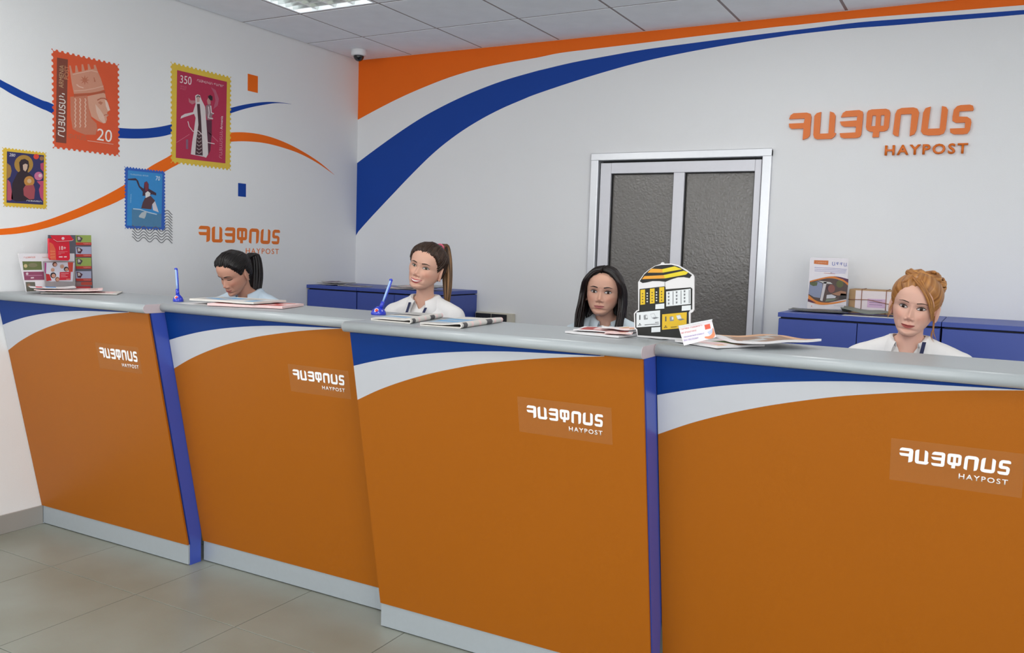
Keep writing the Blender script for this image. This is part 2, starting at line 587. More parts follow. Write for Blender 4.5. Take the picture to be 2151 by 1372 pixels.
d = smooth(lw(B1([(-1300, 1252), (-700, 1292), (-300, 1300), (0, 1290), (150, 1276), (300, 1245), (450, 1198), (600, 1140), (810, 1050), (1080, 875), (1180, 818)]) + B2([(560, 650), (660, 610), (790, 590), (900, 588), (1010, 600), (1120, 628), (1230, 668), (1340, 728), (1438, 797)])), 5)
shape('painted_sweep', [u + d[::-1]], LW, 'wall_orange', wall_left)
def sq(px, mat):
    q = lw(px)
    y0 = (q[0][0] + q[3][0]) / 2; y1 = (q[1][0] + q[2][0]) / 2; z1 = (q[0][1] + q[1][1]) / 2; z0 = (q[2][1] + q[3][1]) / 2
    shape('painted_square', [[(y0, z0), (y1, z0), (y1, z1), (y0, z1)]], LW, mat, wall_left)
sq(B2([(896, 165), (960, 178), (958, 284), (895, 270)]), 'wall_orange')
sq(B2([(836, 849), (885, 853), (884, 936), (834, 932)]), 'wall_blue')

# ------------------------------------------------------------------ logo lettering
GL = [
 [[(0, .21), (.05, .07), (.16, 0), (.66, 0), (.80, .05), (.84, .17), (.82, .85), (.75, .94), (.56, 1.0), (.57, .58), (.12, .58), (.03, .52), (0, .38), (.57, .38), (.60, .21)]],
 [[(0, .14), (.08, .04), (.24, 0), (.23, .80), (.56, .80), (.57, 0), (.71, .05), (.78, .16), (.77, .79), (.84, .80), (.79, .92), (.68, 1), (.14, 1), (.04, .95), (0, .83)]],
 [[(.03, .23), (.09, .08), (.2, .01), (.68, 0), (.8, .06), (.825, .16), (.80, .88), (.75, .97), (.64, 1), (.17, 1), (.06, .95), (.02, .81), (.59, .80), (.6, .59), (.17, .58), (.06, .52), (0, .385), (.61, .37), (.62, .22)]],
 [[(0, .12), (.05, .03), (.17, 0), (.66, 0), (.78, .05), (.82, .15), (.80, .66), (.75, .76), (.65, .80), (.48, .80), (.47, 1), (.25, 1), (.26, .80), (.14, .79), (.03, .72), (0, .62)],
  [(.20, .22), (.33, .22), (.33, .60), (.18, .60)], [(.50, .22), (.63, .22), (.62, .60), (.50, .60)]],
 [[(0, .9), (.06, .96), (.2, 1), (.235, .225), (.6, .225), (.585, 1), (.74, .94), (.8, .8), (.85, .18), (.78, .05), (.65, 0), (.25, 0), (.1, .06), (.04, .2)]],
 [[(.27, 0), (.1, .05), (.03, .2), (0, .85), (.08, .96), (.25, 1), (.62, 1), (.76, .95), (.82, .8), (.845, .14), (.78, .04), (.64, 0), (.62, .77), (.22, .77)]],
 [[(.70, .21), (.27, .21), (.26, .39), (.53, .41), (.65, .49), (.68, .60), (.65, .86), (.58, .98), (.43, 1), (.14, .99), (.02, .92), (0, .79), (.48, .79), (.48, .60), (.18, .60), (.06, .52), (.055, .38), (.08, .15), (.18, .03), (.30, 0), (.59, 0), (.69, .04), (.725, .15)]],
]
ADV = 0.955
TOTAL = ADV * 6 + .725
def logo(fr, x0, x1, ytop, hgt, mat, parent, depth, n0=0.0, sub=True, bold=.02):
    sx = (x1 - x0) / TOTAL
    for i, gl in enumerate(GL):
        polys = [[(x0 + sx * (ADV * i + px), ytop - py * hgt) for px, py in p] for p in gl]
        shape('letter', polys, fr, mat, parent, n0, depth)
    wd = (x1 - x0)
    text('lettering', 'HAYPOST', fr, x0 + wd * .555, x0 + wd * .985, ytop - hgt * 1.66, ytop - hgt * 1.30, mat, parent, n0, depth, bold=bold, spacing=1.25)

S = zm(1640, 210, 5.0023)
a = BW.px(*S([(92, 240)])[0]); b = BW.px(*S([(2022, 200)])[0])
zt = (BW.px(*S([(200, 135)])[0])[1] + BW.px(*S([(1920, 64)])[0])[1]) / 2
zb = (BW.px(*S([(265, 412)])[0])[1] + BW.px(*S([(1900, 374)])[0])[1]) / 2
sg = empty('wall_sign', BW.at((a[0] + b[0]) / 2, zb), 'raised orange letters reading HAYPOST mounted on the back wall right of the door', 'sign')
logo(BW, a[0], b[0], zt, zt - zb, 'sign_orange', sg, 0.016, 0.001, bold=.025)
a = LW.px(417, 490); b = LW.px(588, 505)
zt = (LW.px(430, 475)[1] + LW.px(577, 482)[1]) / 2
zb = (LW.px(434, 508)[1] + LW.px(575, 514)[1]) / 2
sg = empty('wall_lettering', LW.at((a[0] + b[0]) / 2, zb), 'flat orange HAYPOST lettering on the left wall above the woman with the black ponytail', 'sign')
logo(LW, a[0], b[0], zt, zt - zb, 'sign_orange', sg, 0.0012, 0, bold=0.0)

# ------------------------------------------------------------------ sliding-pane metal door
door = empty('door_1', ((dl + dr) / 2, 0, PLAT), kind='structure')
D = zm(1220, 300, 2.982)
def bx(x, y): return BW.px(*D([(x, y)])[0])
fw = 0.062
f1l, f1r = dl, dr
for (u0, u1, v0, v1) in [(f1l - .012, f1l + .042, PLAT, dtop + .006), (f1r - .042, f1r + .012, PLAT, dtop + .006)]:
    obox('door_frame', BW, u0, u1, v0, v1, -.06, .03, 'alu', door, .004)
obox('door_frame', BW, f1l - .012, f1r + .012, dtop - .036, dtop + .012, -.06, .031, 'alu', door, .004)
for (u0, u1, v0, v1) in [(f1l + .03, f1r - .03, PLAT, dtop - .03)]:
    obox('door_reveal', BW, u0, u1, v0, v1, -.075, -.06, 'black_rubber', door)
lu0, lu1 = f1l + .052, f1r - .048
lt = dtop - .05
gu0, gu1 = bx(184, 500)[0] - .004, bx(1080, 400)[0]
gt = bx(600, 187)[1]
mu0, mu1 = bx(580, 300)[0], bx(648, 300)[0]
obox('leaf_stile', BW, lu0, gu0, PLAT + .01, lt, -.05, .012, 'alu_light', door, .004)
obox('leaf_stile', BW, gu1, lu1, PLAT + .01, lt, -.05, .012, 'alu_light', door, .004)
obox('leaf_rail', BW, gu0, gu1, gt, lt, -.05, .0115, 'alu_light', door, .003)
obox('leaf_rail', BW, gu0, gu1, PLAT + .01, PLAT + .16, -.05, .0115, 'alu_light', door, .003)
obox('leaf_mullion', BW, mu0, mu1, PLAT + .16, gt, -.05, .0105, 'alu_light', door, .003)
for (p0, p1) in ((gu0, mu0), (mu1, gu1)):
    w_ = .006
    for (u0, u1, v0, v1) in [(p0, p0 + w_, PLAT + .16, gt), (p1 - w_, p1, PLAT + .16, gt), (p0 + w_, p1 - w_, gt - w_, gt)]:
        obox('glazing_bead', BW, u0, u1, v0, v1, -.04, -.006, 'black_rubber', door)
    obox('glass_pane', BW, p0 + w_, p1 - w_, PLAT + .16, gt - w_, -.03, -.022, 'door_glass', door)
# ================================================================== the counters
ZB, ZT, ZK = 1.198, 1.237, 0.10
PT = 1.2                       # height where the slanted front meets the worktop
SLANT = 0.213
Z6 = zm(680, 640, 2.9068)
CNT = [  # x0, x1, kick y, worktop back y, dz
    (0.004, 1.121, -2.532, -2.29, -.004), (1.1235, 2.2665, -2.448, -2.29, 0), (2.269, 3.4065, -2.566, -2.345, .000), (3.409, 4.545, -2.458, -2.345, .000)]
def panel_frame(i):
    x0, x1, yk, yb, dz = CNT[i]
    return Frame((x0, yk - .008, ZK), (1, 0, 0), (0, -SLANT, ZB + dz - ZK))
P3 = panel_frame(2)
L3 = 3.408 - 2.268
sw_up = [P3.px(*p) for p in Z6([(190, 370), (300, 345), (450, 318), (600, 300), (750, 289), (900, 283), (1050, 282), (1200, 285), (1400, 295), (1700, 311)])]
sw_lo = [P3.px(*p) for p in Z6([(213, 577), (350, 515), (500, 462), (650, 420), (800, 388), (950, 362), (1100, 345), (1300, 328), (1500, 318), (1730, 313)])]
sw_up[0] = (0, sw_up[0][1]); sw_lo[0] = (0, sw_lo[0][1])
LOGO_PX = [((211, 728), (294, 760)), ((617, 774), (728, 809)), ((1108.5, 849), (1270, 896)), ((1890.6, 937), (2122, 997))]
FILM_PX = [((203, 718), (303, 785)), ((607, 763), (741, 838)), ((1089, 831), (1289, 933)), ((1873, 918), (2146, 1044))]
LAB = ['counter unit against the left wall, with leaflet displays on it',
       'second counter unit from the left wall, set back, with a pile of newspapers',
       'counter unit carrying two folded newspapers, standing forward between its neighbours',
       'rightmost counter unit, nearest the camera, with an acrylic sign on it']
COUNTERS = []
for i, (x0, x1, yk, yb, dz) in enumerate(CNT):
    F = panel_frame(i)
    zb, zt_ = ZB + dz, ZT + dz
    SL = math.hypot(SLANT, zb - ZK)
    c = empty('service_counter', ((x0 + x1) / 2, yk, 0), 'orange ' + LAB[i], 'counter', 'orange service counters in a row')
    COUNTERS.append(c)
    L = x1 - x0
    # carcass (a prism with the slanted front)
    ybk = yb - .01
    prof = [(yk, 0.0), (yk, ZK), (yk - SLANT, zb), (ybk, zb), (ybk, zb - .05), (yk - .03, 1.02), (yk + .06, .9), (yk + .06, 0.0)]
    def prism(name, xa, xb, prof, mat):
        n = len(prof)
        vs = [(xa, y, z) for y, z in prof] + [(xb, y, z) for y, z in prof]
        fs = [list(range(n)), [n + k for k in range(n)][::-1]] + [(k, n + k, n + (k + 1) % n, (k + 1) % n)[::-1] for k in range(n)]
        bm = bmesh.new()
        bv = [bm.verts.new(v) for v in vs]
        for f in fs: bm.faces.new([bv[k] for k in f])
        return bm_obj(name, bm, mat, c)
    prism('carcass', x0 + .019, x1 - .019, [(y + .004 if k in (0, 1, 2) else y, z + (.0 if z > .01 else 0)) for k, (y, z) in enumerate(prof)], 'side_blue')
    prism('side_panel', x0 + .0005, x0 + .0185, prof, 'side_blue')
    prism('side_panel', x1 - .0185, x1 - .0005, prof, 'side_blue')
    # kick board
    box('kick_board', (x0 + .001, yk - .012, .004), (x1 - .004, yk - .0005, ZK - .002), 'kick_alu', c, .0012, 1)
    # front panel in three colours, flush
    sx = (L - .004) / L3
    up = smooth([(max(.0, p[0]) * sx, p[1] * SL / math.hypot(SLANT, ZB - ZK)) for p in sw_up], 5)
    lo = smooth([(max(.0, p[0]) * sx, p[1] * SL / math.hypot(SLANT, ZB - ZK)) for p in sw_lo], 5)
    up = [(x, min(SL, v)) for x, v in up]; lo = [(x, min(SL - .0005, v)) for x, v in lo]
    u_clip = []
    for p in up:
        u_clip.append(p)
        if p[1] >= SL - 1e-6: break
    ue = u_clip[-1]
    shape('front_panel', [[(0, .0), (L - .002, .0), (L - .002, SL)] + [(lo[-1][0], SL)] + lo[::-1]], F, 'panel_orange', c, 0, .008)
    shape('white_sweep', [u_clip + [(lo[-1][0], SL)] + lo[::-1]], F, 'panel_white', c, 0, .008)
    shape('blue_corner', [[(0, SL)] + u_clip + ([(ue[0], SL)] if ue[1] < SL - 1e-6 else [])], F, 'panel_blue', c, 0, .008)
    # worktop with rounded front edge
    yf = yk - .256
    r_ = (zt_ - zb) / 2
    prof2 = [(yb, zb), (yb, zt_)] + [(yf + r_ - math.sin(t) * r_, (zb + zt_) / 2 + math.cos(t) * r_) for t in [math.pi * q / 10 for q in range(11)]]
    xa = x0 - (.016 if i in (2,) else -.0005); xb = x1 + (.002 if i in (0, 2) else -.0025)
    if i == 1: xb = x1 - .017
    if i == 3: xa = x0 + .003
    n = len(prof2)
    bm = bmesh.new()
    A_ = [bm.verts.new((xa, y, z)) for y, z in prof2]; B_ = [bm.verts.new((xb, y, z)) for y, z in prof2]
    for q in range(n):
        f = bm.faces.new((A_[q], B_[q], B_[(q + 1) % n], A_[(q + 1) % n])); f.smooth = 2 <= q < n - 1
    bm.faces.new(A_); bm.faces.new(B_)
    bmesh.ops.recalc_face_normals(bm, faces=bm.faces)
    wt = bm_obj('worktop', bm, 'worktop_grey', c)
    for xe, nm in ((xa - .0008, 'l'), (xb, 'r')):
        bm = bmesh.new()
        a1 = [bm.verts.new((xe, y, z)) for y, z in prof2]; b1 = [bm.verts.new((xe + .0008, y, z)) for y, z in prof2]
        for q in range(n): bm.faces.new((a1[q], b1[q], b1[(q + 1) % n], a1[(q + 1) % n]))
        bm.faces.new(a1); bm.faces.new(b1)
        bm_obj('edge_band', bm, 'edge_band', wt)
    # sticker with the logo
    (ax, ay), (bx_, by) = FILM_PX[i]
    p = F.px(ax, ay); q = F.px(bx_, by)
    fm = shape('logo_sticker', [[(p[0], q[1]), (q[0], q[1]), (q[0], p[1]), (p[0], p[1])]], F, 'film', c, .0082, .0004)
    fm['label'] = 'clear film with white HAYPOST logo'
    (ax, ay), (bx_, by) = LOGO_PX[i]
    p = F.px(ax, ay); q = F.px(bx_, by)
    h_ = (p[1] - q[1]) 
    logo(F, p[0], q[0], p[1], h_, 'print_white', fm, .0005, .0087, bold=.012)

# ================================================================== blue cabinets along the back wall
def cabinet(x0, x1, y0, ztop, label, doors, group=None):
    c = empty('filing_cabinet', ((x0 + x1) / 2, y0 / 2, PLAT), label, 'cabinet', group)
    box('body', (x0, y0 + .02, PLAT), (x1, -.002, ztop - .032), 'cabinet_blue', c)
    box('top_board', (x0 - .002, y0 - .006, ztop - .024), (x1 + .002, -.001, ztop), 'cabinet_blue', c, .0015, 1)
    box('shadow_gap', (x0 + .01, y0 + .012, ztop - .033), (x1 - .01, -.01, ztop - .024), 'cabinet_gap', c)
    for (a, b) in doors:
        d = box('door', (a + .002, y0, PLAT + .06), (b - .002, y0 + .019, ztop - .034), 'cabinet_blue', c, .001, 1)
        box('handle', (b - .05, y0 - .018, .78), (b - .04, y0 - .001, .90), 'alu', d, .003, 1)
    return c
CB = 'blue cabinets along the back wall'
cabinet(.004, .455, -.54, 1.232, 'blue cabinet in the left corner of the room, seen over the second counter', [(.004, .455)], CB)
cabinet(.461, 1.107, -.54, 1.232, 'blue cabinet behind the woman with the high fair ponytail', [(.461, .78), (.78, 1.107)], CB)
cabinet(3.325, 4.105, -.54, 1.234, 'blue cabinet carrying the poster stand and the parcel, right of the door', [(3.325, 3.722), (3.722, 4.105)], CB)
cabinet(4.112, 4.90, -.54, 1.234, 'blue cabinet at the right edge of the picture, behind the red-haired woman', [(4.112, 4.50), (4.50, 4.90)], CB)
# ================================================================== printed pictures
def ink(c, rough=0.55):
    n = 'ink_%02x%02x%02x' % tuple(c)
    return M(n, tuple(v * .94 for v in c), rough, var=0.04, scale=60)

class Print:
    """Flat print of many coloured outlines, joined into one sheet of ink."""
    def __init__(s, fr, n0=0.0, step=0.00025):
        s.fr, s.n0, s.step, s.parts = fr, n0, step, []
    def add(s, polys_px, c, layer=1):
        if not isinstance(polys_px[0][0], (tuple, list)):
            polys_px = [polys_px]
        me = place(curve_mesh([[s.fr.px(*p) for p in q] for q in polys_px], 0.0002), s.fr, s.n0 + layer * s.step, 0.0002)
        s.parts.append((me, ink(c)))
    def text(s, body, quad_px, c, layer=2, **k):
        me = text_mesh(body, 0, 1, 0, 1, 0.0002, **k)
        q = [Vector(s.fr.px(*p)) for p in quad_px]
        for v in me.vertices:
            a, t = v.co.x, v.co.y
            p = (q[0] * (1 - a) + q[1] * a) * (1 - t) + (q[3] * (1 - a) + q[2] * a) * t
            v.co = s.fr.at(p.x, p.y, s.n0 + layer * s.step + v.co.z)
        s.parts.append((me, ink(c)))
    def disc(s, c0, r, c, layer=1, n=20, ry=None):
        ry = ry or r
        s.add([(c0[0] + r * math.cos(2 * math.pi * i / n), c0[1] + ry * math.sin(2 * math.pi * i / n)) for i in range(n)], c, layer)
    def line(s, pts, w, c, layer=2):
        L, R_ = [], []
        for i, p in enumerate(pts):
            a = pts[max(0, i - 1)]; b = pts[min(len(pts) - 1, i + 1)]
            dx, dy = b[0] - a[0], b[1] - a[1]
            l = math.hypot(dx, dy) or 1
            L.append((p[0] - dy / l * w / 2, p[1] + dx / l * w / 2)); R_.append((p[0] + dy / l * w / 2, p[1] - dx / l * w / 2))
        z_ = getattr(s, 'z', None)
        if z_: L, R_ = z_(L), z_(R_)
        A = [s.fr.at(*s.fr.px(*p), s.n0 + layer * s.step + .0002) for p in L]; B = [s.fr.at(*s.fr.px(*p), s.n0 + layer * s.step + .0002) for p in R_]
        n = len(A)
        A2 = [p - s.fr.N * .0002 for p in A]; B2 = [p - s.fr.N * .0002 for p in B]
        me = bpy.data.meshes.new('line')
        fs = []
        for i in range(n - 1):
            fs += [(i, i + 1, n + i + 1, n + i), (2 * n + i, 2 * n + i + 1, i + 1, i), (n + i, n + i + 1, 3 * n + i + 1, 3 * n + i)]
        me.from_pydata([tuple(v) for v in A + B + A2 + B2], [], fs)
        s.parts.append((me, ink(c)))
    def build(s, name, parent):
        vs, fs, mi, mats = [], [], [], []
        for me, m in s.parts:
            if m not in mats: mats.append(m)
            o = len(vs)
            vs += [v.co.copy() for v in me.vertices]
            for p in me.polygons:
                fs.append([o + k for k in p.vertices]); mi.append(mats.index(m))
            bpy.data.meshes.remove(me)
        ob = mesh_obj(name, vs, fs, mats, parent)
        ob.data.polygons.foreach_set('material_index', mi)
        return ob

class ZP(Print):
    """Print traced in the coordinates of an enlarged detail."""
    def __init__(s, fr, z, n0=0.0, step=0.00025):
        super().__init__(fr, n0, step); s.z = z
    def add(s, polys, c, layer=1):
        if not isinstance(polys[0][0], (tuple, list)): polys = [polys]
        super().add([s.z(q) for q in polys], c, layer)
    def text(s, body, quad, c, layer=2, **k):
        super().text(body, s.z(quad), c, layer, **k)

def perforated(y0, y1, z0, z1, pitch):
    def side(a, b, inward):
        L = math.hypot(b[0] - a[0], b[1] - a[1])
        n = max(4, round(L / pitch))
        out = []
        ux, uy = (b[0] - a[0]) / L, (b[1] - a[1]) / L
        p = L / n; r = p * .33
        for k in range(n):
            c = (k + .5) * p
            for j in range(7):
                t = math.pi * j / 6
                d = c - r * math.cos(t); e = r * math.sin(t)
                out.append((a[0] + ux * d + inward[0] * e, a[1] + uy * d + inward[1] * e))
        return [a] + out
    return side((y0, z0), (y1, z0), (0, 1)) + side((y1, z0), (y1, z1), (-1, 0)) + side((y1, z1), (y0, z1), (0, -1)) + side((y0, z1), (y0, z0), (1, 0))

def stamp(label, corners, pitch, c):
    q = [LW.px(*p) for p in corners]
    y0 = (q[0][0] + q[3][0]) / 2; y1 = (q[1][0] + q[2][0]) / 2; z1 = (q[0][1] + q[1][1]) / 2; z0 = (q[2][1] + q[3][1]) / 2
    t = empty('stamp_poster', LW.at((y0 + y1) / 2, z0), label, 'poster', 'stamp posters on the left wall')
    M('stamp_%d' % len(MATS), c, .5, var=.03, scale=20)
    shape('sheet', [perforated(y0, y1, z0, z1, pitch)], LW, list(MATS)[-1], t, .0008, .0012)
    return t
N0 = .0021
# orange stamp with a crowned profile
z = zm(100, 90, 5.4875)
t = stamp('orange postage-stamp poster with a crowned head in profile, value 20', z([(62, 70), (838, 250), (812, 1310), (38, 1212)]), .030, (214, 84, 44))
p = ZP(LW, z, N0)
p.add([(105, 170), (230, 192), (212, 1160), (90, 1145)], (128, 66, 50))
p.text('ՀԱՅԱՍՏԱՆ', [(205, 1092), (212, 590), (130, 572), (108, 1075)], (235, 228, 222), bold=.02)
p.text('ARMENIA', [(180, 522), (182, 262), (132, 250), (125, 515)], (200, 160, 120))
p.text('POST', [(238, 425), (242, 270), (195, 262), (188, 418)], (210, 140, 100))
p.text('ՓՈՍՏ', [(232, 1098), (440, 1125), (445, 1072), (236, 1045)], (190, 110, 80))
p.text('20', [(562, 1120), (735, 1150), (742, 1008), (572, 985)], (246, 240, 236))
p.line([(455, 1128), (600, 1148), (755, 1170)], 5, (236, 200, 184))
p.add([(245, 262), (262, 262), (285, 350), (315, 345), (316, 262), (335, 262), (352, 335), (390, 330), (388, 248), (405, 248), (425, 320), (462, 310), (458, 245), (475, 245), (497, 305), (532, 300), (528, 255), (548, 255), (575, 330), (610, 410), (650, 540), (580, 565), (480, 578), (300, 588), (275, 470)], (216, 150, 124))
p.add([(425 + (60 if k % 2 == 0 else 22) * math.cos(math.pi * k / 8), 430 + (60 if k % 2 == 0 else 22) * math.sin(math.pi * k / 8)) for k in range(16)], (196, 116, 88), 2)
p.line([(330, 480), (360, 505), (410, 520)], 12, (235, 190, 170)); p.line([(530, 400), (545, 450), (530, 440)], 10, (196, 116, 88))
p.line([(285, 365), (352, 350), (425, 335), (500, 320), (575, 338)], 9, (232, 182, 160)); p.line([(300, 555), (420, 548), (540, 525), (640, 498)], 8, (232, 182, 160))
p.add([(300, 590), (480, 580), (655, 548), (662, 576), (480, 604), (300, 624)], (188, 92, 60), 2)
p.add([(258, 622), (450, 606), (470, 700), (480, 800), (500, 870), (560, 930), (570, 985), (550, 1060), (430, 1060), (330, 1020), (285, 990), (262, 850)], (208, 128, 100))
for x0, x1 in ((316, 312), (432, 400), (372, 440)):
    p.line([(x0 + (6 if k % 2 else -6), 640 + k * 24) if k < 15 else (x1, 640 + k * 24) for k in range(15)], 13, (232, 188, 166))
p.add([(455, 615), (640, 577), (660, 590), (668, 640), (690, 690), (718, 778), (690, 795), (680, 812), (700, 835), (675, 856), (680, 885), (665, 925), (640, 930), (575, 900), (500, 850), (470, 740)], (222, 164, 138), 2)
p.add([(545, 705), (600, 770), (640, 830), (650, 860), (665, 922), (640, 926), (590, 880), (560, 800)], (232, 192, 172), 3)
p.add([(655, 650), (690, 690), (716, 776), (690, 785), (668, 730)], (238, 206, 192), 3)
p.add([(575, 692), (600, 672), (635, 690), (612, 716)], (196, 124, 98), 4); p.line([(568, 662), (610, 640), (650, 640), (685, 660)], 12, (180, 92, 62), 4)
p.line([(645, 838), (668, 828), (692, 832)], 9, (188, 104, 80), 4)
p.build('picture', t)
# yellow and crimson stamp with two dancers
z = zm(350, 120, 5.4867)
t = stamp('yellow-bordered crimson stamp poster with two dancers, value 350', z([(55, 62), (750, 222), (730, 1300), (36, 1225)]), .030, (218, 184, 62))
p = ZP(LW, z, N0)
p.add([(118, 150), (692, 285), (674, 1225), (103, 1160)], (184, 42, 78))
p.text('350', [(150, 296), (282, 325), (285, 228), (155, 208)], (240, 230, 230))
p.text('ՓՈՍՏ', [(155, 345), (225, 360), (227, 338), (156, 322)], (210, 110, 130)); p.text('POST', [(155, 372), (220, 385), (222, 366), (156, 352)], (210, 110, 130))
p.text('ՀԱՅԿԱԿԱՆ ՊԱՐԵՐ', [(345, 285), (650, 352), (655, 322), (348, 250)], (230, 200, 206), bold=.01)
p.text('ՀԱՅԱՍՏԱՆ', [(640, 1170), (645, 850), (608, 845), (600, 1165)], (214, 150, 166)); p.text('Armenia', [(642, 835), (646, 680), (618, 678), (612, 832)], (240, 225, 228))
p.add([(250, 470), (275, 500), (320, 500), (350, 520), (290, 545), (255, 520)], (190, 120, 130), 2)
p.add([(505, 345), (560, 380), (600, 480), (585, 560), (535, 600), (560, 500), (545, 420)], (186, 92, 116), 2)
p.add([(450, 560), (500, 540), (512, 640), (540, 650), (515, 680), (535, 715), (470, 725), (445, 640)], (150, 120, 126), 2)
p.line([(478, 570), (486, 640), (478, 700), (530, 712)], 12, (226, 214, 216), 3); p.line([(505, 560), (512, 640), (540, 652)], 12, (226, 214, 216), 3)
p.add([(448, 725), (518, 725), (516, 900), (500, 1080), (475, 1130), (455, 960)], (92, 36, 58), 2)
p.add([(475, 470), (500, 490), (505, 540), (470, 545), (460, 500)], (196, 142, 138), 3); p.add([(472, 450), (500, 436), (525, 455), (525, 500), (500, 500), (480, 475)], (44, 26, 34), 4)
p.add([(325, 445), (350, 430), (380, 440), (398, 490), (440, 575), (448, 690), (468, 960), (475, 1120), (450, 1160), (425, 1150), (275, 1120), (290, 980), (310, 860), (330, 700), (312, 655), (200, 692), (155, 710), (165, 680), (205, 655), (300, 635), (330, 540)], (222, 212, 212), 4)
p.add([(345, 540), (378, 540), (392, 700), (402, 900), (412, 1135), (325, 1125), (338, 950), (362, 780)], (70, 38, 46), 5)
p.add([(340, 452), (378, 456), (374, 515), (345, 520)], (206, 168, 158), 5); p.line([(338, 462), (358, 446), (382, 462)], 12, (60, 40, 46), 6)
for k in range(6):
    p.line([(350 - k * 2, 880 + k * 42), (368, 900 + k * 42), (392 + k * 2, 880 + k * 42)], 8, (190, 170, 170), 6)
p.line([(240, 740), (255, 800), (300, 858), (360, 850), (420, 910), (470, 985), (548, 1000)], 9, (232, 214, 216), 7)
p.line([(110, 985), (260, 890)], 7, (206, 110, 132), 2); p.line([(480, 870), (590, 975)], 7, (206, 110, 132), 2)
p.line([(232, 950), (232, 1060)], 26, (142, 96, 120), 2)
p.build('picture', t)
# yellow stamp with a haloed figure
z = zm(0, 300, 9.145)
t = stamp('small yellow-bordered dark stamp poster with a haloed robed figure', z([(50, 92), (902, 182), (885, 1278), (45, 1225)]), .018, (216, 180, 56))
p = ZP(LW, z, N0)
p.add([(128, 165), (838, 240), (825, 1190), (120, 1150)], (48, 46, 98))
p.disc((450, 415), 180, (176, 134, 58), 2, 28)
p.add([(130, 390), (195, 440), (218, 540), (190, 650), (130, 700)], (168, 126, 60), 2)
p.add([(360, 380), (400, 325), (470, 308), (540, 350), (555, 450), (520, 560), (620, 640), (660, 900), (640, 1100), (300, 1130), (210, 1080), (230, 780), (330, 580), (380, 540)], (46, 30, 40), 3)
p.add([(430, 425), (480, 400), (525, 420), (515, 500), (480, 552), (440, 520)], (206, 176, 158), 4)
p.disc((555, 740), 100, (196, 136, 62), 4, 24); p.disc((555, 735), 42, (212, 176, 140), 5)
p.add([(480, 820), (640, 810), (665, 900), (650, 1080), (560, 1090), (450, 1010), (440, 880)], (166, 76, 84), 5)
p.disc((735, 640), 82, (204, 110, 150), 2, 20); p.disc((765, 630), 34, (226, 190, 196), 3)
p.add([(700, 740), (830, 730), (826, 1130), (770, 1050), (740, 900), (770, 820)], (196, 76, 112), 3)
p.add([(135, 700), (190, 760), (245, 1080), (190, 1110), (130, 1100)], (190, 86, 104), 3)
p.add([(770, 400), (834, 380), (830, 560), (775, 500)], (188, 70, 110), 2)
p.disc((690, 265), 52, (226, 70, 52), 2); p.disc((795, 300), 40, (156, 110, 64), 2)
p.text('280', [(170, 258), (285, 270), (288, 215), (172, 200)], (232, 228, 236), 4, shear=.2)
p.text('ՀԱՅԱՍՏԱՆ', [(500, 1125), (795, 1145), (797, 1115), (502, 1095)], (240, 236, 236), 6, bold=.015)
p.build('picture', t)
# blue stamp
z = zm(250, 340, 7.622)
t = stamp('small blue stamp poster with a figure above water, value 70', z([(103, 72), (752, 152), (722, 1095), (70, 1072)]), .019, (44, 92, 182))
p = ZP(LW, z, N0)
p.add([(138, 135), (692, 192), (672, 1050), (122, 1020)], (56, 146, 214))
p.add([(200, 745), (330, 755), (450, 800), (560, 830), (676, 830), (672, 1050), (200, 1025)], (82, 136, 176), 2)
p.line([(220, 752), (330, 762), (460, 808), (600, 842)], 16, (196, 216, 232), 3)
p.text('ՀԱՅԱՍՏԱՆ ՓՈՍՏ', [(172, 212), (462, 240), (465, 214), (174, 186)], (196, 222, 240), 3)
p.text('70', [(580, 296), (648, 302), (654, 236), (586, 226)], (232, 240, 246), 3)
p.text('ARMENIA', [(190, 660), (196, 515), (178, 514), (170, 658)], (150, 200, 236), 3)
p.add([(135, 272), (260, 262), (300, 300), (330, 390), (390, 430), (400, 330), (440, 310), (470, 360), (470, 430), (590, 500), (590, 540), (520, 520), (470, 540), (370, 545), (375, 480), (310, 400), (270, 300), (140, 292)], (66, 46, 66), 3)
p.add([(400, 335), (440, 318), (466, 370), (455, 470), (415, 470)], (128, 50, 66), 4)
p.add([(415, 500), (455, 470), (495, 500), (490, 545), (420, 580)], (236, 234, 232), 5)
p.add([(410, 580), (500, 545), (570, 620), (520, 700), (515, 760), (350, 745), (375, 650)], (92, 62, 70), 4)
p.add([(525, 680), (570, 630), (600, 720), (630, 810), (540, 775)], (222, 216, 224), 5)
p.add([(310, 870), (360, 810), (440, 790), (420, 870), (400, 910), (320, 890)], (190, 200, 206), 4)
p.build('picture', t)
# wavy postmark lines running off the blue stamp
pm = empty('postmark', LW.at(*LW.px(*z([(530, 1280)])[0])), 'grey wavy postmark lines at the lower right corner of the blue stamp', 'marking')
for k in range(11):
    yb_ = 830 + 45.5 * k - (22 if k > 6 else 0) * 0
    x0_ = 724 if k < 6 else 205
    pts = []
    x = x0_
    while x <= 856:
        ph = (x - 205) / 188 * 2 * math.pi
        pts.append((x, yb_ - 70 + 62 + 34 * -math.cos(ph) * 1.0 + (x - 530) * 0.06 - 25))
        x += 8
    q = ZP(LW, z, .0026 if k == 6 else .0012)
    pts = [a for a in pts]
    q.line(pts, 11, (112, 112, 118), 1)
    q.build('wave_line', pm)

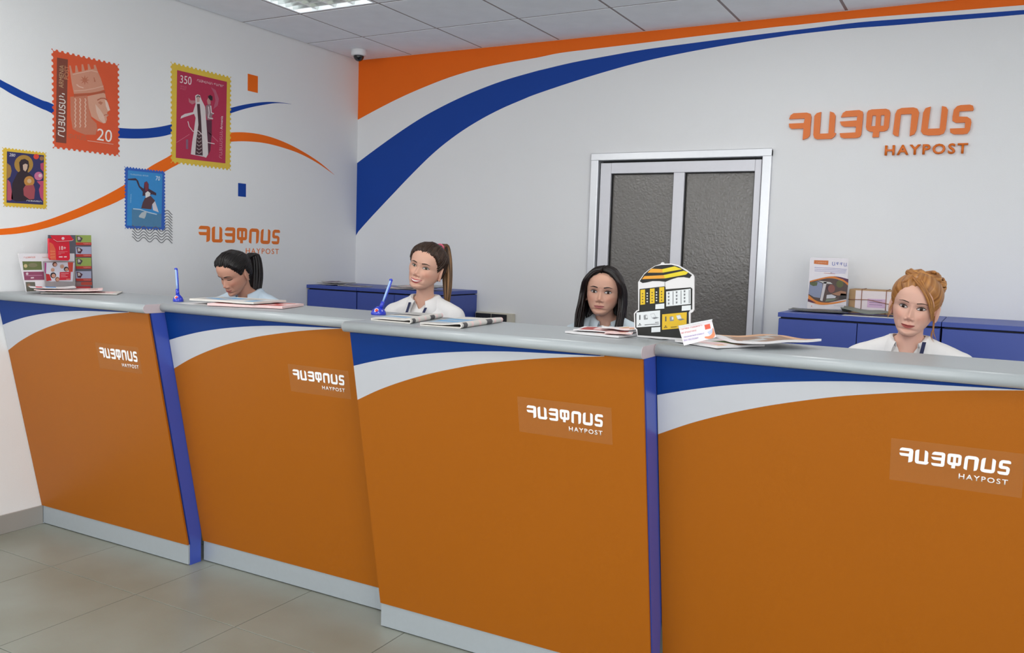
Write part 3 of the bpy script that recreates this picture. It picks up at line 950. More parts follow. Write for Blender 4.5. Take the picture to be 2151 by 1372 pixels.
# ================================================================== fittings
M('lens_black', (16, 17, 20), .08, spec=.8)
M('cctv_white', (226, 226, 228), .35)
cc = Vector((.225, -.275, ROOM_H - .001))
t = empty('dome_camera', cc - Vector((0, 0, .075)), 'small white dome security camera with black lens in the ceiling corner', 'camera')
lathe('housing', [(0, 0), (.053, 0), (.053, -.006), (.055, -.012), (.055, -.034), (.05, -.042), (.03, -.043), (0, -.043)], cc, 'cctv_white', t)
lathe('lens_dome', [(.0375, -.043)] + [(.0375 * math.cos(a), -.043 - .0375 * math.sin(a)) for a in [math.pi / 2 * k / 8 for k in range(1, 9)]], cc, 'lens_black', t)

M('mirror_alu', (225, 228, 226), .16, metal=.95, var=.01)
def emit(name, c, s):
    m = bpy.data.materials.new(name); m.use_nodes = True
    b = m.node_tree.nodes['Principled BSDF']
    b.inputs['Emission Color'].default_value = c; b.inputs['Emission Strength'].default_value = s
    b.inputs['Base Color'].default_value = (.8, .8, .8, 1)
    MATS[name] = m
emit('tube_lit', (.95, 1.0, .97, 1), 9.0)
emit('tube_dim', (.93, 1.0, .96, 1), 1.0)
def wedge(name, a, b, w_bot, w_top, z0, z1, along_x, mat, par):
    bm = bmesh.new()
    pts = [(-w_bot / 2, z0), (w_bot / 2, z0), (w_top / 2, z1), (-w_top / 2, z1)]
    if along_x:
        A_ = [bm.verts.new((a[0], a[1] + d, z)) for d, z in pts]; B_ = [bm.verts.new((b[0], a[1] + d, z)) for d, z in pts]
    else:
        A_ = [bm.verts.new((a[0] + d, a[1], z)) for d, z in pts]; B_ = [bm.verts.new((a[0] + d, b[1], z)) for d, z in pts]
    for q in range(4): bm.faces.new((A_[q], B_[q], B_[(q + 1) % 4], A_[(q + 1) % 4]))
    bm.faces.new(A_); bm.faces.new(B_)
    return bm_obj(name, bm, mat, par)
LAMP_W = 17
for (i, j) in LIGHTS:
    x0, x1, y0, y1 = CELL(i, j)
    if y0 < ROOM_Y or x1 > ROOM_X: continue
    seen = (i, j) == (0, 1)
    t = empty('ceiling_light', ((x0 + x1) / 2, (y0 + y1) / 2, ROOM_H), 'square recessed ceiling light with mirrored louvre grid' + (', in the ceiling left of the corner camera' if seen else ', out over the hall'), 'light', None if seen else 'ceiling lights over the hall')
    zc = ROOM_H
    for (lo, hi) in [((x0 + .007, y0 + .007, zc), (x0 + .022, y1 - .007, zc + .11)), ((x1 - .022, y0 + .007, zc), (x1 - .007, y1 - .007, zc + .11)), ((x0 + .022, y0 + .007, zc), (x1 - .022, y0 + .022, zc + .11)), ((x0 + .022, y1 - .022, zc), (x1 - .022, y1 - .007, zc + .11))]:
        box('frame', lo, hi, 'ceiling_tile', t)
    box('reflector', (x0 + .022, y0 + .022, zc + .10), (x1 - .022, y1 - .022, zc + .11), 'mirror_alu', t)
    n = 4
    cw = (x1 - x0 - .044) / n
    for k in range(n):
        x = x0 + .022 + cw * (k + .5)
        tube('lamp_tube', [(x, y0 + .03, zc + .075), (x, y1 - .03, zc + .075)], .013, 'tube_lit' if seen else 'tube_dim', t, 10)
    if seen:
        for k in range(1, n):
            x = x0 + .022 + cw * k
            wedge('louvre_blade', (x, y0 + .022), (x, y1 - .022), .004, .045, zc + .004, zc + .055, False, 'mirror_alu', t)
        for k in range(1, 9):
            y = y0 + .022 + (y1 - y0 - .044) * k / 9
            wedge('louvre_blade', (x0 + .022, y), (x1 - .022, y), .003, .022, zc + .003, zc + .05, True, 'mirror_alu', t)
    else:
        lo_ = window_light('lamp_light', ((x0 + x1) / 2, (y0 + y1) / 2, zc - .012), (0, 0, 0), .5, .5, LAMP_W * ((.72 if j == 1 else 1.0) * (1.3 if i == 0 else (.72 if i == 8 else .9))), (1.0, .99, .97))

M('socket_beige', (206, 200, 182), .45); M('socket_dark', (38, 38, 38), .4)
t = empty('socket_panel', (1.27, 0, 1.0), 'beige wall socket box with dark outlets behind the rolled newspapers', 'socket')
box('housing', (1.124, -.045, .985), (1.424, -.001, 1.083), 'socket_beige', t, .004)
for a in (1.132, 1.26):
    o = box('outlet', (a, -.053, .995), (a + .122, -.0455, 1.075), 'socket_dark', t, .002, 1)
    for j in (0, 1):
        lathe('outlet_well', [(0, 0), (.019, 0), (.019, .002), (.014, .003), (0, .003)], (a + .034 + j * .055, -.0532, 1.035), 'black_rubber', o, 16, (0, -1, 0))

# ================================================================== things on the counters
def wt(i, px, py):
    return on(2, ZT + CNT[i][4], px, py)

def sheet(name, quad, mats, fn=None, amp=0.003, thick=0.001, zoff=0.0, parent=None, nu=14, nv=10, seed=0, curl=0.0):
    """Paper spread over four corners, gently bent, with a printed top."""
    q = [Vector(p) for p in quad]
    vs, fs, mi = [], [], []
    for layer in (0, 1):
        for j in range(nv + 1):
            for i in range(nu + 1):
                a, b = i / nu, j / nv
                p = (q[0] * (1 - a) + q[1] * a) * (1 - b) + (q[3] * (1 - a) + q[2] * a) * b
                w = amp * (0.5 + 0.5 * noise.noise(Vector((a * 2.3 + seed * 7.1, b * 2.3, seed)))) + curl * (abs(a - .5) * 2) ** 3
                p = p.copy(); p.z += zoff + max(0, w) + (thick if layer else 0)
                vs.append(p)
    n1 = (nu + 1) * (nv + 1)
    for j in range(nv):
        for i in range(nu):
            k = j * (nu + 1) + i
            fs.append((k, k + nu + 1, k + nu + 2, k + 1)); mi.append(0)
            fs.append((n1 + k, n1 + k + 1, n1 + k + nu + 2, n1 + k + nu + 1)); mi.append(fn((i + .5) / nu, (j + .5) / nv) if fn else 0)
    ring = [i for i in range(nu)] + [nu + j * (nu + 1) for j in range(nv)] + [nv * (nu + 1) + nu - i for i in range(nu)] + [(nv - j) * (nu + 1) for j in range(nv)]
    for a in range(len(ring)):
        b = (a + 1) % len(ring)
        fs.append((ring[a], ring[b], n1 + ring[b], n1 + ring[a])); mi.append(0)
    o = mesh_obj(name, vs, fs, mats, parent)
    o.data.polygons.foreach_set('material_index', mi)
    bm = bmesh.new(); bm.from_mesh(o.data); bmesh.ops.recalc_face_normals(bm, faces=bm.faces); bm.to_mesh(o.data); bm.free()
    return o

M('newsprint', (206, 202, 196), .8, var=.05, scale=40); M('newsprint_grey', (176, 174, 172), .8, var=.16, scale=160)
M('news_blue', (110, 160, 200), .7, var=.2, scale=30); M('news_red', (196, 84, 78), .7, var=.15, scale=30); M('news_dark', (84, 82, 84), .7, var=.2, scale=60)
M('news_pink', (226, 196, 194), .8, var=.06, scale=40); M('paper_green', (150, 176, 120), .7, var=.25, scale=25); M('paper_brown', (150, 120, 100), .6, var=.3, scale=25)
M('paper_white', (214, 212, 213), .6, var=.03, scale=20); M('paper_cyan', (40, 140, 210), .6, var=.05); M('paper_crimson', (206, 44, 60), .6, var=.06)

def blocks(seed, table):
    """Printed page: margin then blocks picked per column and row."""
    r = random.Random(seed)
    g_ = [[r.choice(table) for _ in range(4)] for _ in range(4)]
    return lambda a, b: 0 if (a < .06 or a > .94 or b < .07 or b > .93) else g_[int(b * 3.99)][int(a * 3.99)]

def flat_quad(c, ux, w, h, z):
    ux = Vector((ux[0], ux[1], 0)).normalized(); uy = Vector((-ux.y, ux.x, 0)); c = Vector((c[0], c[1], z))
    return [c - ux * w / 2 - uy * h / 2, c + ux * w / 2 - uy * h / 2, c + ux * w / 2 + uy * h / 2, c - ux * w / 2 + uy * h / 2]

# --- left-hand counter: leaflets, pouch, cards
ZC1 = ZT + CNT[0][4]
z = zm(20, 480, 9.147)
def vboard(x): return Frame((x, 0, 0), (0, 1, 0), (0, 0, 1))
def clampv(fr, pts, lo):
    return [(u, max(lo, v)) for u, v in [fr.px(*p) for p in z(pts)]]
f0 = vboard(.085)
t = empty('display_board', (.085, -2.4, ZC1), 'dark display board with a column of four picture cards, by the left wall', 'display')
shape('board', [clampv(f0, [(735, 125), (1552, 130), (1592, 1150), (705, 1150)], ZC1 + .001)], f0, M('board_slate', (92, 92, 102), .5), t, 0, .005)
box('easel_foot', (.03, -2.40, ZC1 + .001), (.084, -2.38, ZC1 + .006), 'black_rubber', t)
for (y0_, y1_, cc_, dd) in [(130, 320, (158, 178, 92), (90, 80, 84)), (350, 545, (176, 180, 206), (84, 44, 62)), (562, 775, (158, 178, 92), (90, 80, 84)), (820, 1012, (176, 180, 206), (84, 44, 62))]:
    o = shape('picture_card', [clampv(f0, [(1255, y0_), (1552, y0_), (1558, y1_), (1265, y1_)], ZC1)], f0, ink(cc_), t, .0055, .0015)
    p = ZP(f0, z, .0071)
    p.add([(1255, y1_ - 52), (1556, y1_ - 52), (1558, y1_), (1265, y1_)], (196, 60, 50)); p.text('ՀԱՅՓՈՍՏ', [(1400, y1_ - 15), (1540, y1_ - 15), (1540, y1_ - 38), (1400, y1_ - 38)], (236, 190, 180))
    p.add([(1270, y0_ + 10), (1330, y0_ + 20), (1390, y0_ + 60), (1350, y0_ + 130), (1290, y0_ + 120)], dd, 1)
    p.add([(1290, y0_ + 30), (1330, y0_ + 30), (1350, y0_ + 80), (1300, y0_ + 95)], (206, 196, 190), 2)
    p.build('card_print', o)
p = ZP(f0, z, .0056)
p.add([(800, 1030), (1570, 1025), (1572, 1105), (805, 1110)], (150, 116, 116)); p.add([(1360, 1030), (1570, 1025), (1572, 1085), (1362, 1085)], (196, 76, 58), 2); p.add([(880, 1112), (1545, 1112), (1548, 1150), (885, 1150)], (206, 60, 66))
p.disc((960, 1070), 30, (96, 70, 74), 2, 12); p.disc((1230, 1075), 30, (96, 60, 66), 2, 12)
p.build('board_print', t)

f1 = vboard(.105)
t = empty('leaflet_holder', (.105, -2.55, ZC1), 'white leaflet holder with small landscape photographs, leftmost on the counter', 'holder')
shape('back_sheet', [clampv(f1, [(160, 482), (1240, 480), (1262, 1232), (315, 1236)], ZC1 + .001)], f1, M('acrylic_white', (226, 224, 228), .25, spec=.6), t, 0, .003)
p = ZP(f1, z, .0031)
for (q, c1) in [([(238, 632), (605, 632), (618, 795), (258, 800)], (108, 118, 72)), ([(260, 832), (648, 828), (662, 988), (280, 994)], (150, 74, 104)), ([(300, 1028), (480, 1028), (500, 1205), (322, 1212)], (110, 108, 96))]:
    p.add(q, c1)
p.disc((440, 705), 90, (132, 128, 96), 2, 16, 40); p.disc((300, 720), 36, (210, 190, 140), 2, 12); p.disc((330, 870), 25, (226, 206, 214), 2, 10); p.line([(400, 950), (460, 946)], 24, (236, 214, 220)); p.line([(300, 905), (620, 900)], 9, (206, 150, 176)); p.disc((360, 1090), 34, (150, 120, 100), 2, 12)
p.text('ՀԱՅՓՈՍՏ', [(265, 578), (488, 572), (488, 535), (262, 542)], (232, 120, 100)); p.text('ՀԱՅՓՈՍՏ', [(620, 572), (740, 570), (738, 542), (618, 545)], (232, 170, 150))
p.build('photo_print', t)
for s_ in (480, 1230):
    pass
box('foot', (.04, -2.60, ZC1 + .001), (.104, -2.50, ZC1 + .004), 'acrylic_white', t)

f2 = vboard(.118)
t = empty('people_brochure', (.118, -2.48, ZC1), 'brochure with a ring of faces and a red text box, below the red pouch', 'brochure')
shape('cover', [clampv(f2, [(640, 632), (1255, 630), (1260, 1240), (700, 1240)], ZC1 + .001)], f2, M('brochure_grey', (150, 144, 146), .5, var=.1, scale=30), t, 0, .003)
p = ZP(f2, z, .0032)
p.add([(690, 655), (1110, 650), (1240, 660), (1205, 1020), (950, 1010), (800, 1020), (700, 1000)], (214, 214, 226))
p.add([(1110, 650), (1215, 650), (1205, 835), (1130, 830)], (206, 70, 54), 2); p.add([(690, 870), (760, 880), (800, 1000), (700, 1010)], (190, 44, 50), 2); p.add([(700, 660), (690, 860), (670, 860), (668, 660)], (170, 60, 130), 2)
for (c0, r0, hc) in [((860, 690), 46, (90, 56, 48)), ((1000, 730), 42, (196, 170, 150)), ((1080, 780), 46, (46, 34, 34)), ((820, 795), 38, (200, 160, 140)), ((830, 900), 56, (40, 34, 44)), ((910, 975), 44, (150, 100, 70))]:
    p.disc(c0, r0, hc, 3, 16); p.disc((c0[0] + 6, c0[1] + 8), r0 * .68, (204, 150, 128), 4, 14)
p.add([(955, 838), (1165, 832), (1162, 990), (950, 995)], (206, 40, 58), 5)
for k, w_ in ((0, 150), (1, 90), (2, 130)):
    p.line([(975, 868 + k * 30), (975 + w_, 866 + k * 30)], 8, (236, 170, 176), 6)
p.line([(1080, 975), (1150, 972)], 12, (236, 150, 130), 6)
p.build('cover_print', t)

f3 = vboard(.135)
t = empty('red_pouch', (.135, -2.5, 1.40), 'red envelope pouch marked 18+ on top of the displays', 'pouch')
def rnd(pts): return smooth(pts, 3, True)
shape('body', [[f3.px(*q) for q in z([(728, 190), (1115, 200), (1128, 580), (1100, 615), (765, 603), (742, 560)])]], f3, M('pouch_red', (204, 32, 52), .3, var=.05), t, 0, .014)
shape('flap', [[f3.px(*q) for q in z([(745, 132), (1120, 128), (1190, 212), (1160, 236), (870, 254), (800, 210)])]], f3, 'pouch_red', t, .0145, .003)
p = ZP(f3, z, .0178); p.line([(800, 205), (870, 250), (1160, 232), (1186, 212)], 9, (236, 180, 176)); p.disc((985, 190), 28, (232, 200, 206), 1, 14); p.build('flap_print', t)
p = ZP(f3, z, .0143)
p.add([(735, 260), (800, 300), (850, 400), (860, 600), (765, 600), (745, 560)], (226, 96, 66))
p.text('18+', [(925, 412), (1050, 408), (1048, 335), (922, 340)], (246, 226, 228), 2)
for k, w_ in ((0, 175), (1, 120), (2, 50)):
    p.line([(905, 446 + k * 24), (905 + w_, 443 + k * 24)], 6, (236, 150, 156))
p.line([(915, 545), (985, 545)], 24, (240, 190, 196)); p.line([(1010, 545), (1065, 543)], 22, (240, 200, 200))
for k in range(3): p.line([(745, 435 + k * 60), (840, 440 + k * 50)], 6, (240, 170, 120))
p.build('pouch_print', t)

# papers lying before the displays
def paper_thing(name, label, cat, quad, mats, fn, amp, thick, zoff, seed, group, curl=0.0, nu=14, nv=10):
    o = sheet(name, quad, mats, fn, amp, thick, zoff, None, nu, nv, seed, curl)
    return tag(o, label, cat, group)
zz = ZC1
paper_thing('newspaper', 'pale newspaper spread at the bottom of the pile by the left wall', 'newspaper', flat_quad((.30, -2.50), (.30, .32), .34, .24, zz), ['newsprint', 'newsprint_grey', 'news_pink'], blocks(3, [0, 1, 2, 2]), .006, .004, 0.0006, 1, 'papers before the leaflet displays')
paper_thing('newspaper', 'creased pale newspaper lying on the pile by the left wall', 'newspaper', flat_quad((.28, -2.56), (.22, .30), .30, .20, zz), ['news_pink', 'newsprint', 'news_red', 'paper_brown'], blocks(5, [0, 0, 1, 3]), .010, .004, 0.011, 2, 'papers before the leaflet displays', .006)
paper_thing('flyer', 'white flyer with a red and a blue block, left end of the paper pile', 'flyer', flat_quad((.255, -2.635), (.13, .24), .20, .12, zz), ['paper_white', 'paper_crimson', 'paper_cyan'], lambda a, b: 1 if .12 < a < .32 and b > .12 else (2 if .36 < a < .6 and b > .2 else 0), .006, .002, 0.026, 3, 'papers before the leaflet displays', .004)

# second counter
zz = ZT + CNT[1][4]
G2 = 'papers on the second counter'
paper_thing('newspaper', 'red printed newspaper under the white one on the second counter', 'newspaper', flat_quad((1.50, -2.50), (.82, .30), .34, .23, zz), ['news_pink', 'news_red', 'newsprint'], blocks(8, [0, 1, 2, 1]), .004, .010, 0.0006, 4, G2)
paper_thing('newspaper', 'white newspaper with a blue picture, top of the pile on the second counter', 'newspaper', flat_quad((1.40, -2.51), (.85, .12), .34, .23, zz), ['newsprint', 'news_blue', 'newsprint_grey', 'paper_white'], blocks(12, [0, 1, 1, 2, 3]), .004, .008, 0.0155, 5, G2)
paper_thing('flyer', 'white sheet sticking out left of the newspaper pile on the second counter', 'flyer', flat_quad((1.285, -2.595), (.9, .05), .20, .12, zz), ['paper_white'], None, .002, .001, 0.0, 6, G2)

# third counter: two folded newspapers with rounded spines
def folded(label, f, b, tip, zz, th, seed):
    f, b, tip = Vector((f[0], f[1], zz)), Vector((b[0], b[1], zz)), Vector((tip[0], tip[1], zz))
    ax = b - f
    sd = tip - f
    n = 22
    prof = []
    r_ = th / 2
    L = sd.length
    for k in range(8): prof.append((L * (1 - k / 8) + r_ * k / 8, .0006))
    for k in range(9):
        a = -math.pi / 2 + math.pi * k / 8
        prof.append((r_ - r_ * math.cos(a) , r_ + .0006 + r_ * math.sin(a)))
    for k in range(1, 9):
        s_ = k / 8
        prof.append((r_ + (L - r_) * s_, .0006 + th * (1 - .55 * s_ + .12 * math.sin(s_ * 5 + seed))))
    no_ = len(prof)
    inner = []
    for k in range(no_):
        a_ = prof[max(0, k - 1)]; b_ = prof[min(no_ - 1, k + 1)]
        dx_, dh_ = b_[0] - a_[0], b_[1] - a_[1]; l_ = math.hypot(dx_, dh_)
        inner.append((prof[k][0] - dh_ / l_ * -.0042, prof[k][1] + dx_ / l_ * -.0042))
    prof = prof + inner[::-1]
    s1 = sd.normalized()
    vs, fs, mi = [], [], []
    m = len(prof)
    for i in range(n + 1):
        for (d_, h_) in prof:
            vs.append(f + ax * (i / n) + s1 * d_ + Vector((0, 0, h_)))
    r = random.Random(seed)
    cols = [r.choice([0, 0, 1, 2, 4, 3]) for _ in range(6)]
    for i in range(n):
        for k in range(m):
            k2 = (k + 1) % m
            fs.append((i * m + k, i * m + k2, (i + 1) * m + k2, (i + 1) * m + k))
            s_ = i / n
            if 8 <= k <= 15: mi.append(3 if (.02 < s_ < .10 or .58 < s_ < .70) else (5 if (s_ > .1 and (i % 4 == 1)) else 0))
            elif 15 < k < no_ - 1: mi.append(cols[int(s_ * 5.9)] if k > 17 and i % 5 else 0)
            else: mi.append(0)
    fs.append(list(range(m))[::-1]); mi.append(0); fs.append([n * m + k for k in range(m)]); mi.append(0)
    o = mesh_obj('folded_newspaper', vs, fs, ['newsprint', 'news_blue', 'newsprint_grey', 'news_dark', 'news_blue', 'news_pink'], None)
    o.data.polygons.foreach_set('material_index', mi)
    bm = bmesh.new(); bm.from_mesh(o.data); bmesh.ops.recalc_face_normals(bm, faces=bm.faces); bm.to_mesh(o.data); bm.free()
    return tag(o, label, 'newspaper', 'folded newspapers on the third counter')
zz = ZT
folded('folded newspaper nearer the blue pen, left one of the pair', (2.485, -2.715), (2.395, -2.37), (2.29, -2.70), zz, .017, 4)
folded('folded newspaper with a rolled spine, right one of the pair', (2.715, -2.735), (2.675, -2.375), (2.545, -2.745), zz, .019, 9)
G3 = 'leaflets below the dark-haired woman'
M('leaf_red', (168, 62, 58), .5, var=.2, scale=25); M('leaf_tan', (206, 160, 124), .6, var=.1)
paper_thing('leaflet', 'pale leaflet at the bottom of the pile in front of the long-haired woman', 'leaflet', flat_quad((3.165, -2.515), (.9, -.12), .21, .20, zz), ['paper_white', 'news_pink'], blocks(1, [0, 1]), .002, .006, .0006, 7, G3)
paper_thing('leaflet', 'dark red leaflet in the pile in front of the long-haired woman', 'leaflet', flat_quad((3.16, -2.50), (.9, .15), .20, .15, zz), ['paper_white', 'leaf_red', 'news_pink'], blocks(2, [1, 1, 2]), .006, .003, .009, 8, G3)
paper_thing('leaflet', 'crumpled white and tan leaflet on top of the pile before the long-haired woman', 'leaflet', flat_quad((3.205, -2.50), (.8, .35), .12, .09, zz), ['paper_white', 'leaf_tan', 'news_pink'], blocks(6, [0, 0, 1, 2]), .016, .002, .013, 9, G3, .004)
paper_thing('leaflet', 'small pinkish leaflet at the right edge of the pile by the black and yellow stand', 'leaflet', flat_quad((3.235, -2.575), (.9, .3), .09, .07, zz), ['news_pink', 'leaf_tan'], blocks(7, [0, 1]), .006, .002, .0095, 10, G3)

# --- yellow and black die-cut stand
b0 = wt(2, 1339, 708.5); b1 = wt(2, 1430, 719)
dz_ = Vector((b1.x - b0.x, b1.y - b0.y, 0)).normalized()
SF = Frame((b0.x, b0.y, ZT + .002), dz_, (0, 0, 1))
z = zm(1180, 520, 6.2375)
t = empty('price_stand', b0, 'die-cut black, white and yellow cardboard stand with a striped umbrella top', 'stand')
out = [(1010, 455), (1040, 410), (1090, 340), (1150, 290), (1230, 240), (1305, 216), (1312, 200), (1325, 193), (1340, 196), (1350, 212), (1450, 210), (1540, 233), (1640, 293), (1725, 355), (1742, 385), (1740, 815), (1722, 845), (1692, 862), (1692, 1222), (1000, 1172), (985, 1082), (960, 1055), (955, 865), (985, 828), (1012, 815)]
pts = [SF.px(*q) for q in z(out)]
pts = [(u_, max(.0, v_)) for u_, v_ in pts]
shape('board', [pts], SF, 'paper_white', t, 0, .004)
p = ZP(SF, z, .0042)
blk = (26, 26, 24); yel = (228, 190, 34)
p.add([(1030, 545), (1355, 508), (1370, 516), (1372, 548), (1700, 522), (1722, 540), (1720, 808), (1690, 825), (1674, 850), (1676, 1195), (1008, 1148), (1002, 1075), (976, 1048), (972, 868), (1000, 838), (1026, 828)], blk)
p.add([(1032, 442), (1092, 352), (1160, 292), (1240, 243), (1320, 230), (1450, 226), (1540, 250), (1640, 310), (1716, 362), (1686, 402), (1610, 388), (1530, 392), (1440, 420), (1370, 450), (1290, 440), (1200, 440), (1120, 458), (1070, 466)], blk)
p.add([(1185, 278), (1330, 283), (1335, 330), (1135, 330)], (232, 164, 48), 2); p.add([(1330, 283), (1490, 247), (1590, 285), (1335, 330)], (228, 206, 40), 2)
p.add([(1095, 375), (1345, 362), (1365, 405), (1062, 415)], (232, 160, 48), 2); p.add([(1345, 362), (1610, 305), (1670, 325), (1640, 355), (1365, 405)], (228, 206, 40), 2)
p.line([(1362, 455), (1364, 515)], 6, (120, 120, 120), 2)
for q in ([(1042, 556), (1103, 549), (1103, 745), (1042, 751)], [(1167, 541), (1228, 535), (1228, 730), (1167, 737)], [(1290, 523), (1355, 517), (1350, 715), (1290, 722)]):
    p.add(q, yel, 2)
for q in ([(1380, 577), (1700, 540), (1700, 740), (1380, 772)], [(1240, 745), (1355, 732), (1355, 800), (1238, 808)], [(1585, 765), (1703, 755), (1703, 820), (1583, 830)], [(990, 852), (1300, 822), (1300, 1025), (990, 1047)], [(1187, 1048), (1303, 1040), (1303, 1105), (1185, 1112)]):
    p.add(rnd(q) if False else q, (226, 230, 232), 2)
p.add([(1328, 876), (1650, 847), (1645, 1050), (1325, 1078)], (226, 184, 36), 2)
gr = (86, 88, 90)
for (x, y, dx) in [(1035, 915, 0), (1375, 935, 0)]:
    p.add([(x - 8, y - 30), (x + 8, y - 32), (x + 8, y + 32), (x - 8, y + 34)], gr, 3)
    p.add([(x + 50, y - 25), (x + 75, y - 35), (x + 100, y - 30), (x + 105, y + 25), (x + 55, y + 32)], (140, 142, 144), 3); p.add([(x + 78, y - 24), (x + 100, y - 26), (x + 100, y + 8), (x + 80, y + 12)], (222, 224, 226), 4)
    p.add([(x + 135, y - 45), (x + 190, y - 55), (x + 210, y - 5), (x + 155, y + 6)], (190, 192, 196), 3); p.add([(x + 155, y + 8), (x + 215, y - 4), (x + 252, y + 4), (x + 190, y + 22)], (120, 122, 126), 3)
    p.add([(x + 142, y - 38), (x + 186, y - 46), (x + 203, y - 8), (x + 160, y + 1)], (226, 230, 232), 4)
p.line([(1010, 1018), (1055, 1014)], 8, blk, 3); p.disc((1034, 1000), 8, blk, 3, 10); p.line([(1098, 1014), (1285, 1000)], 7, blk, 3); p.line([(1235, 982), (1283, 978)], 8, (90, 90, 90), 3)
p.line([(1350, 1048), (1395, 1044)], 8, blk, 3); p.disc((1373, 1030), 8, blk, 3, 10); p.line([(1440, 1044), (1520, 1038)], 7, blk, 3)
for k in range(3):
    for j in range(4):
        p.add([(1402 + k * 104, 590 - k * 14 + j * 44), (1424 + k * 104, 588 - k * 14 + j * 44), (1422 + k * 104, 614 - k * 14 + j * 44), (1404 + k * 104, 616 - k * 14 + j * 44)], (120, 122, 126), 3)
    p.line([(1470 + k * 106, 575 - k * 10), (1470 + k * 106, 750 - k * 10)], 8, (100, 100, 104), 3)
for k in range(3):
    for j in range(4):
        p.disc((1072 + k * 124, 605 - k * 14 + j * 38), 10, (120, 100, 40), 3, 8)
for k in range(2):
    for j in range(4):
        p.disc((1132 + k * 122, 600 - k * 14 + j * 36), 10, (222, 222, 220), 3, 8)
p.build('board_print', t)
obox('strut', SF, .04, .10, 0, .10, -.04, -.0008, 'paper_white', t)

# --- acrylic card, magazines on the right counter
zz = ZT
o_ = wt(3, 1437, 727)
AF = Frame((o_.x, o_.y, zz + .001), (CR.x, CR.y, 0), (0.1, -.0, .99))
AF = Frame((o_.x, o_.y, zz + .001), (CR.x, CR.y, 0), (0, 0, 1))
z = zm(1410, 660, 7.967)
t = empty('acrylic_sign', (o_.x, o_.y, zz), 'small white acrylic sign with red and violet text lines, leaning on the magazines', 'sign')
q = [AF.px(*a) for a in z([(118, 205), (672, 88), (748, 385), (210, 530)])]
q = [(a, max(.0005, b)) for a, b in q]
shape('card', [q], AF, M('card_white', (226, 220, 224), .35), t, 0, .003)
q2 = [AF.px(*a) for a in z([(112, 198), (676, 84), (682, 98), (118, 212)])]
shape('acrylic_edge', [q2], AF, M('acrylic_clear', (200, 204, 206), .1, spec=.8), t, -.004, .012)
p = ZP(AF, z, .0032)
p.text('ՀԱՐԳԵԼԻ ՀԱՃԱԽՈՐԴ', [(155, 270), (515, 200), (510, 172), (148, 243)], (232, 128, 128), bold=.01); p.text('ՁԵՐ ՍՊԱՍԱՐԿՈՒՄԸ', [(168, 330), (420, 282), (415, 255), (160, 303)], (232, 128, 128), bold=.01)
p.text('УВАЖАЕМЫЙ КЛИЕНТ', [(205, 396), (552, 330), (547, 300), (198, 367)], (168, 150, 210), bold=.01); p.text('ВАС ОБСЛУЖИТ', [(212, 452), (455, 408), (450, 380), (206, 424)], (168, 150, 210), bold=.01)
p.add([(550, 180), (642, 158), (655, 238), (565, 258)], (232, 96, 66), 2)
p.add(smooth([(690, 225), (728, 330), (705, 390), (640, 412), (565, 400), (560, 375), (630, 365), (680, 320)], 3, True), (232, 146, 104), 2); p.add([(600, 300), (690, 240), (690, 300), (640, 345)], (196, 208, 236), 1)
p.build('card_print', t)
G4 = 'magazines by the acrylic sign'
mq = [wt(3, *a) for a in ((1452, 721), (1548, 737), (1575, 722), (1490, 711))]
for a in mq: a.y = max(a.y, -2.70)
paper_thing('magazine', 'thin greenish magazine beside the acrylic sign', 'magazine', flat_quad((3.575, -2.575), (.75, -.45), .19, .20, zz), ['paper_white', 'paper_green', 'leaf_tan', 'news_pink'], blocks(21, [1, 0, 2, 3]), .004, .006, .0006, 11, G4)
paper_thing('magazine', 'glossy magazine with a curled brown cover, right of the acrylic sign', 'magazine', flat_quad((3.70, -2.50), (.72, -.55), .20, .27, zz), ['paper_white', 'paper_brown', 'newsprint_grey', 'leaf_tan'], lambda a, b: 0 if a > .93 or b < .1 else (3 if b > .85 or a < .12 else (1 if (int(a * 5) + int(b * 4)) % 3 else 2)), .016, .007, .0085, 12, G4, .002)

# --- pens on stands
M('pen_blue', (28, 52, 190), .25, spec=.6, coat=.3); M('pen_light', (150, 180, 226), .3)
def pen(label, c, top, r0):
    c, top = Vector(c), Vector(top)
    t = empty('pen_stand', c, label, 'pen', 'blue pens on round stands')
    lathe('base', [(r0 * 1.0, 0), (r0 * 1.04, .004), (r0 * 1.0, .010), (r0 * .86, .018), (r0 * .62, .025), (r0 * .40, .030), (.007, .034), (0, .034)], c, 'pen_blue', t, 28)
    d = (top - c).normalized()
    k0 = c + d * .028
    tube('socket', [k0, k0 + d * .03], [.0085, .0075], 'pen_blue', t, 12)
    L = (top - c).length
    a = k0 + d * .028
    e = c + d * L
    b = tube('barrel', [a, a + (e - a) * .25, a + (e - a) * .8, e], [.0042, .0046, .0044, .0038], 'pen_light', t, 10)
    side = Vector((CR.x, CR.y, 0))
    tube('clip', [e + side * .006, e + side * .0062 - d * .03, e + side * .006 - d * .095], [.0022, .0026, .002], 'pen_blue', t, 8)
    tube('cap', [e - side * .006, e, e + side * .006], [.0035, .005, .0042], 'pen_blue', t, 10)
    n_ = Vector((CAM.x - c.x, CAM.y - c.y, .8)).normalized()
    sp = c + Vector((n_.x, n_.y, 0)).normalized() * (r0 * .82) - side * .008 + Vector((0, 0, .019))
    lathe('sticker', [(0, 0), (.009, 0), (.009, .0015), (0, .0015)], sp, M('stick_white', (236, 228, 230), .4), t, 16, n_)
    lathe('sticker_mark', [(0, 0), (.006, 0), (.006, .001), (0, .001)], sp + n_ * .0015, M('stick_red', (220, 70, 60), .4), t, 16, n_)
pen('upright blue pen on a round stand, between the leaflets and the black-haired woman', (1.035, -2.53, ZC1), on(1, -2.53, 369.5, 565), .023)
pc = Vector((2.135, -2.455, ZT + CNT[1][4]))
